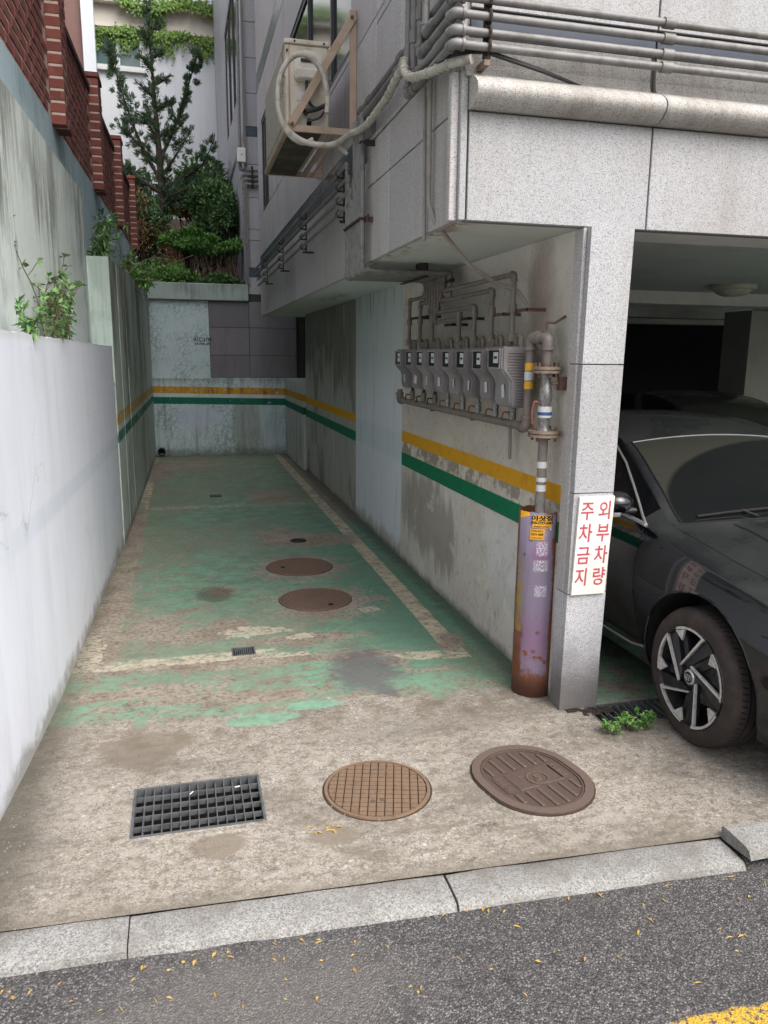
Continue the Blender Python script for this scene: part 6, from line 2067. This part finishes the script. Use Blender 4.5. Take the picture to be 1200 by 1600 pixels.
# conifer in the rear garden
cf = root('conifer_tree', (-.2, 16.6, 2.9), 'dark juniper-like conifer with upswept arms standing before the white house', 'tree')
tb = B(); tp = [(-.20, 16.6, 2.9), (-.22, 16.6, 4.2), (-.27, 16.6, 5.6), (-.31, 16.6, 6.6), (-.36, 16.6, 8.0)]
tp = [Vector(p) for p in tp]
tb.tube(fillet(tp, .5, 3), [.10 - .09 * i / (len(fillet(tp, .5, 3)) - 1) for i in range(len(fillet(tp, .5, 3)))], 8)
L_ = Leaves()
def tuft(p, d, r, n, ll=.10, lw=.022):
    for _ in range(n):
        q = p + rv() * r
        dd = (d * 1.0 + rv() * .9 + Vector((0, 0, .25))).normalized()
        L_.leaf(q, dd, rv(), ll * ru(.6, 1.2), lw)
def arm(pts, r0, r1, dens=1.):
    P = fillet([Vector(p) for p in pts], .4, 4)
    n = len(P)
    tb.tube(P, [.035 * (1 - .8 * i / n) for i in range(n)], 6)
    tot = sum((P[i + 1] - P[i]).length for i in range(n - 1))
    acc = 0
    for i in range(n - 1):
        seg = (P[i + 1] - P[i]); k = max(1, int(seg.length / .055))
        for j in range(k):
            t = (acc + seg.length * j / k) / tot
            if t < .10: continue
            rr = r0 + (r1 - r0) * t
            q = P[i] + seg * j / k
            # lumpy side sprays
            for _ in range(3):
                if rnd() < .2: continue
                off = rv(); off = off.normalized() * rr * ru(.2, 1.5)
                tuft(q + off, (seg.normalized() * .8 + off.normalized() * .9), .05, int(26 * dens), .085, .017)
        acc += seg.length
bz = lambda x, z: (x, 16.6 + ru(-.25, .25), z)
# targets measured in the photograph's view of the tree
arm([(-.24, 16.6, 4.9), (-.62, 16.6, 5.6), (-.85, 16.5, 6.3), (-1.10, 16.5, 7.25)], .21, .07, 1.5)
arm([(-.24, 16.6, 4.7), (-.7, 16.5, 4.95), (-1.0, 16.4, 5.2), (-1.30, 16.4, 5.55)], .2, .07, 1.5)
arm([(-.25, 16.6, 5.2), (-.55, 16.7, 5.5), (-1.02, 16.7, 5.95)], .16, .08, 1.)
arm([(-.27, 16.6, 5.3), (.05, 16.6, 5.9), (.30, 16.6, 6.6), (.56, 16.6, 7.35)], .21, .08, 1.5)
arm([(-.25, 16.6, 4.8), (.15, 16.6, 5.0), (.55, 16.6, 5.25), (.78, 16.6, 5.75)], .2, .12, 1.5)
arm([(-.24, 16.6, 4.5), (.2, 16.5, 4.65), (.60, 16.5, 4.95), (.86, 16.5, 5.3)], .22, .12, 1.5)
arm([(-.25, 16.6, 5.0), (.0, 16.4, 5.3), (.35, 16.4, 5.85)], .18, .09)
arm([(-.27, 16.6, 5.6), (-.42, 16.6, 5.9), (-.48, 16.6, 6.3)], .12, .05)
arm([(-.22, 16.6, 4.5), (-.1, 16.2, 4.6), (.25, 16.1, 4.75)], .2, .14, 1.5)
arm([(-.28, 16.6, 5.4), (-.30, 16.6, 6.2), (-.34, 16.6, 7.2), (-.37, 16.6, 8.1)], .10, .05, .8)
for k in range(9):
    z = 5.7 + k * .24; a = ru(-.5, .5); sgn = (-1) ** k
    arm([(-.30, 16.6, z), (-.30 + sgn * .13, 16.6 + a * .2, z + .08), (-.30 + sgn * (.40 - .026 * k), 16.6 + a * .3, z + .22)], .055, .03, .7)
tb.build('trunk', 'bark', cf, smooth=True)
L_.build('crown', 'leaf_conifer', cf)

def bush(name, label, cat, c, rad, n, mat, ll, lw, trunks=(), lumps=9, up=.3, flat=1., group=None, base=None):
    c = Vector(c); rad = Vector(rad)
    b0 = Vector(base) if base else Vector((c.x, c.y, c.z - rad.z))
    e = root(name, b0, label, cat, group)
    t = B(); L = Leaves()
    cl = []
    for _ in range(lumps):
        d = rv().normalized() * ru(.35, .95)
        cl.append((c + Vector((d.x * rad.x, d.y * rad.y, d.z * rad.z)), ru(.22, .5)))
    for (q, s) in cl:
        mid = b0.lerp(q, .5) + rv() * .08
        t.tube(fillet([b0 + rv() * .04, mid, q], .2, 3), [.022 * (1 - .12 * i) for i in range(6)][:len(fillet([b0, mid, q], .2, 3))] if len(fillet([b0, mid, q], .2, 3)) <= 6 else .014, 5)
    per = n // max(1, lumps)
    for (q, s) in cl:
        for _ in range(per):
            o = rv(); o = Vector((o.x, o.y, o.z * flat))
            rr = Vector((rad.x, rad.y, rad.z)) * s * 1.3
            p = q + Vector((o.x * rr.x, o.y * rr.y, o.z * rr.z))
            L.leaf(p, (rv() + o * .8 + Vector((0, 0, up))).normalized(), Vector((0, 0, 1)) + rv() * .7, ll * ru(.6, 1.25), lw * ru(.7, 1.2))
    t.build('branches', 'bark', e, smooth=True)
    L.build('foliage', mat, e)
    return e
bush('shrub', 'flat-topped dark green yew-like shrub standing right behind the back wall', 'shrub', (.52, 14.3, 3.45), (.62, .5, .30), 9000, 'leaf_mid', .075, .03, lumps=14, up=.1, flat=.5, base=(.14, 14.3, 2.7))
bush('shrub', 'dark ivy-clad shrub between the conifer and the rear building', 'shrub', (.72, 16.2, 4.25), (.6, .5, .6), 7000, 'leaf_dark', .11, .06, lumps=12, base=(.75, 16.2, 3.1))
bush('shrub', 'bright green bush with orange leaves under the conifer', 'shrub', (.50, 17.6, 4.95), (.8, .5, .45), 5000, 'leaf_mid', .12, .06, lumps=11, base=(.4, 17.6, 3.6))
bush('shrub', 'small patch of orange-tinged leaves in front of the green bush', 'shrub', (.20, 16.9, 4.45), (.3, .2, .16), 600, 'leaf_orange', .10, .05, lumps=5, base=(.2, 16.9, 3.6))
bush('shrub', 'shadowy dark shrub left of the conifer trunk against the brick wall', 'shrub', (-.62, 16.1, 4.0), (.55, .5, .65), 6500, 'leaf_dark', .10, .045, lumps=12, base=(-.6, 16.1, 3.1))
bush('shrub', 'dry brown dead branches left of the conifer', 'shrub', (-.72, 15.2, 4.0), (.34, .3, .55), 800, 'leaf_dry', .09, .022, lumps=9, base=(-.6, 15.2, 2.9))
bush('shrub', 'low green ground shrub at the left end of the back wall', 'shrub', (-.25, 13.75, 2.92), (.6, .35, .24), 4200, 'leaf_mid', .075, .026, lumps=12, base=(-.25, 13.75, 2.62))
bush('shrub', 'grey-green leafy shrub pressed against the rear building', 'shrub', (.92, 14.9, 4.05), (.22, .4, .55), 2600, 'leaf_dark', .085, .05, lumps=9, base=(.95, 14.9, 2.9))
bush('shrub', 'low dark weeds along the top of the back wall, right side', 'shrub', (.55, 13.6, 2.80), (.55, .2, .12), 2200, 'leaf_dark', .08, .035, lumps=9, base=(.55, 13.6, 2.62))
bush('shrub', 'brown dry twiggy shrub behind the flat-topped shrub', 'shrub', (.0, 15.4, 3.5), (.5, .3, .45), 900, 'leaf_dry', .085, .025, lumps=10, base=(0, 15.4, 2.9))
bush('shrub', 'broad leafy dark bush at the foot of the white house, left', 'shrub', (-.9, 18.8, 5.1), (.9, .5, .7), 4200, 'leaf_dark', .13, .06, lumps=10, base=(-.9, 18.8, 4))
# trunk of the flat shrub
B().tube([(.14, 14.3, 2.6), (.13, 14.3, 3.0), (.18, 14.3, 3.35)], [.055, .045, .03], 8).tube([(.14, 14.3, 2.9), (.4, 14.25, 3.1), (.65, 14.2, 3.2)], [.03, .025, .015], 7).build('trunk', 'bark', bpy.data.objects['shrub'], smooth=True)
# hanging dead twigs
tw = B()
for _ in range(90):
    x, y = ru(.25, 1.0), ru(14.0, 14.5)
    tw.tube(wander((x, y, 3.3), (ru(-.3, .3), ru(-.2, .2), -1), ru(.35, .6), 4, .25, -.1), .005, 3)
tw.build('dead_twigs', 'twig_pale', bpy.data.objects['shrub'], kind='stuff')

# ivy on the white house
iv = Leaves()
for _ in range(3600):
    r_ = rnd()
    if r_ < .45:
        x = ru(-2.0, 1.35); z = 9.34 + random.gauss(0, .05) + .04 * math.sin(x * 5) - (abs(random.gauss(0, .16)) if rnd() < .22 else 0); y = 21.66
    elif r_ < .9:
        x = ru(-2.1, 1.35); z = 10.0 + random.gauss(0, .09) + .1 * math.sin(x * 3.1); y = 21.58
        if x < -1.1: z += .15
    else:
        x = ru(-.75, .1) * .8; z = ru(9.3, 10.0); y = 21.72
        if abs(x + .25) > .22: continue
    iv.leaf(Vector((x, y + ru(-.06, .04), z)), Vector((ru(-.6, .6), ru(-.4, .1), -1)), Vector((0, -1, .3)) + rv() * .5, ru(.05, .09), ru(.04, .07))
for _ in range(240):
    x = random.choice((-1.7, -.95, .0, .9)) + random.gauss(0, .1); z = 9.3 - abs(random.gauss(0, .2))
    iv.leaf(Vector((x, 21.7, z)), Vector((ru(-.6, .6), -.2, -1)), Vector((0, -1, .3)) + rv() * .5, ru(.06, .12), ru(.05, .09))
e = root('ivy', (0, 21.7, 9.3), 'bright green ivy hanging from two ledges of the white house', 'ivy')
iv.build('foliage', 'leaf_ivy', e)
B().tube([(-2.0, 21.7, 9.38), (-1, 21.69, 9.4), (0, 21.7, 9.37), (1.3, 21.69, 9.39)], .015, 5).build('stem', 'stem', e)

# shoots growing from the ledge behind the white wall
def shoots(label, base, n, h, lean, leafn, mat='leaf_shoot', ll=.046, lw=.028, spread=.12, wig=.22, cat='plant', tall=None):
    e = root('leafy_shoots', base, label, cat)
    t = B(); L = Leaves(); tw_ = B()
    for i in range(n):
        if i: t.build('stem', 'stem', e, smooth=True); t = B()
        b = Vector(base) + Vector((ru(-.02, .02), ru(-spread, spread), 0))
        hh = h * ru(.5, 1.0) if not (tall and i == 0) else tall
        d = Vector((ru(-.05, .3) + lean[0], ru(-.6, .6) + lean[1], 1))
        P = wander(b, d, hh, 9, wig, .03)
        t.tube(P, [.0045 * (1 - .07 * k) for k in range(10)], 5)
        for k in range(1, 10):
            for _ in range(leafn):
                p = P[k] + (P[k] - P[k - 1]) * rnd()
                if rnd() < .35 and k > 2 and n > 8:
                    q = wander(p, rv() + Vector((.2, 0, .3)), ru(.05, .12), 3, .3)
                    tw_.tube(q, .0022, 4)
                    p = q[-1]
                    for _ in range(2): L.leaf(p, rv() + Vector((0, 0, .2)), Vector((0, 0, 1)) + rv() * .5, ll * ru(.7, 1.2), lw * ru(.8, 1.2))
                L.leaf(p, rv() + Vector((0, 0, .1)), Vector((0, 0, 1)) + rv() * .5, ll * ru(.6, 1.2), lw * ru(.7, 1.2))
    t.build('stem', 'stem', e, smooth=True)
    if tw_.v: tw_.build('twigs', 'stem', e, kind='stuff')
    L.build('leaves', mat, e)
    return e
shoots('bushy green shoots growing from the ledge behind the white wall', (-.665, 4.55, 1.70), 10, .40, (.02, .0), 2, tall=.68, spread=.28)
shoots('second clump of green shoots on the ledge, leaning toward the pale end block', (-.665, 5.05, 1.70), 7, .44, (.02, .25), 3, spread=.1)
shoots('small leafy sprout on the ledge at the far left edge', (-.66, 3.85, 1.715), 3, .17, (.02, -.1), 3, ll=.06, spread=.05)
shoots('trailing thin shoots hanging over the old wall top', (-.66, 7.3, 2.37), 8, .5, (.02, .2), 4, ll=.075, lw=.025, spread=.35, wig=.35)
shoots('taller thin shoots climbing the blue-grey wall', (-.74, 8.2, 2.37), 6, .7, (.0, .2), 4, ll=.085, lw=.028, spread=.5, wig=.3)
shoots('leafy weeds on the soil strip above the old wall', (-.63, 10.5, 2.37), 12, .4, (.05, .1), 6, ll=.08, lw=.03, spread=1.5, wig=.4, mat='leaf_mid')
shoots('dense weeds at the rear end of the soil strip', (-.60, 12.4, 2.4), 14, .42, (.08, .1), 7, ll=.085, lw=.03, spread=.9, wig=.4, mat='leaf_mid')
dtw = root('dry_twig', (-.6, 9, 2.5), 'long pale dry twigs arching over the old wall', 'twig')
t = B()
for _ in range(8):
    t.tube(wander((ru(-.7, -.55), ru(8, 11), 2.45), (ru(.1, .6), ru(-.6, .5), ru(.3, 1.2)), ru(.4, 1.0), 9, .25, -.09), .0032, 4)
t.build('twigs', 'twig_pale', dtw, kind='stuff')

# weeds at the foot of the pillar
def weed(label, c, r, n, h):
    e = root('weed', c, label, 'weed')
    L = Leaves(); t = B()
    for _ in range(n):
        a = ru(0, 6.28); rr = r * math.sqrt(rnd())
        b = Vector(c) + Vector((math.cos(a) * rr * 1.25, math.sin(a) * rr * .6, 0))
        tip = b + Vector((math.cos(a) * .012, math.sin(a) * .012, h * ru(.3, 1)))
        t.tube([b, tip], .0016, 4)
        for _ in range(8):
            L.leaf(tip + rv() * .008, Vector((ru(-1, 1), ru(-1, 1), ru(0, .7))), Vector((0, 0, 1)) + rv() * .4, ru(.014, .026), ru(.010, .017))
    t.build('stem', 'stem', e); L.build('leaves', 'leaf_weed', e)
weed('larger clump of bright green weed beside the channel grate', (1.93, 2.845, 0), .062, 42, .06)
weed('small tuft of green weed between the pillar and the larger clump', (1.792, 2.83, 0), .03, 16, .05)

# fallen leaves, grit
def litter(name, label, mat, n, fn, l, w, z):
    L = Leaves()
    for _ in range(n):
        x, y = fn()
        a = ru(0, 6.28)
        L.leaf(Vector((x, y, z + ru(.001, .004))), Vector((math.cos(a), math.sin(a), ru(-.05, .15))), Vector((0, 0, 1)) + rv() * .3, l * ru(.5, 1.5), w * ru(.5, 1.5))
    return L.build(name, mat, kind='stuff')
litter('fallen_leaves', '', 'leaf_fallen', 110, lambda: (ru(-1.2, 2.2), 1.98 - abs(random.gauss(0, .28)) - .045 * 0), .020, .006, -.035)
litter('fallen_leaves', '', 'leaf_fallen', 36, lambda: (ru(-.6, 2.2), 1.955 - .045 * ru(-.2, .2) + random.gauss(0, .02)), .022, .009, -.035)
litter('fallen_leaves', '', 'leaf_fallen', 9, lambda: (ru(-.6, 2.1), ru(2.15, 2.9)), .016, .006, 0)
litter('fallen_leaves', '', 'leaf_fallen', 14, lambda: (.42 + random.gauss(0, .04), 2.42 + random.gauss(0, .02)), .02, .01, 0)
gb = B()
for _ in range(900):
    x = ru(-.72, 2.1); y = 2.16 + abs(random.gauss(0, .5))
    if y > 4 or (H1[0] < x < H1[1] and H1[2] < y < H1[3]): continue
    s = ru(.001, .0035)
    gb.box(x - s, x + s, y - s, y + s, -.001, s * 1.1)
for _ in range(500):
    x = random.choice((ru(-.62, -.5), ru(1.6, 1.69))); y = ru(3.6, 12.9)
    s = ru(.002, .006); s *= .5; gb.box(x - s, x + s, y - s, y + s, 0, s)
gb.build('grit', 'pebble', kind='stuff')
db = B()
for _ in range(160):
    a = rnd(); x = 1.70 + a * .22; y = 3.07 - rnd() * .06 + (0 if a > .3 else .05)
    s = ru(.002, .007); db.box(x - s * 2, x + s, y - s, y + s, 0, s * .8)
db.build('grit', 'debris', kind='stuff')
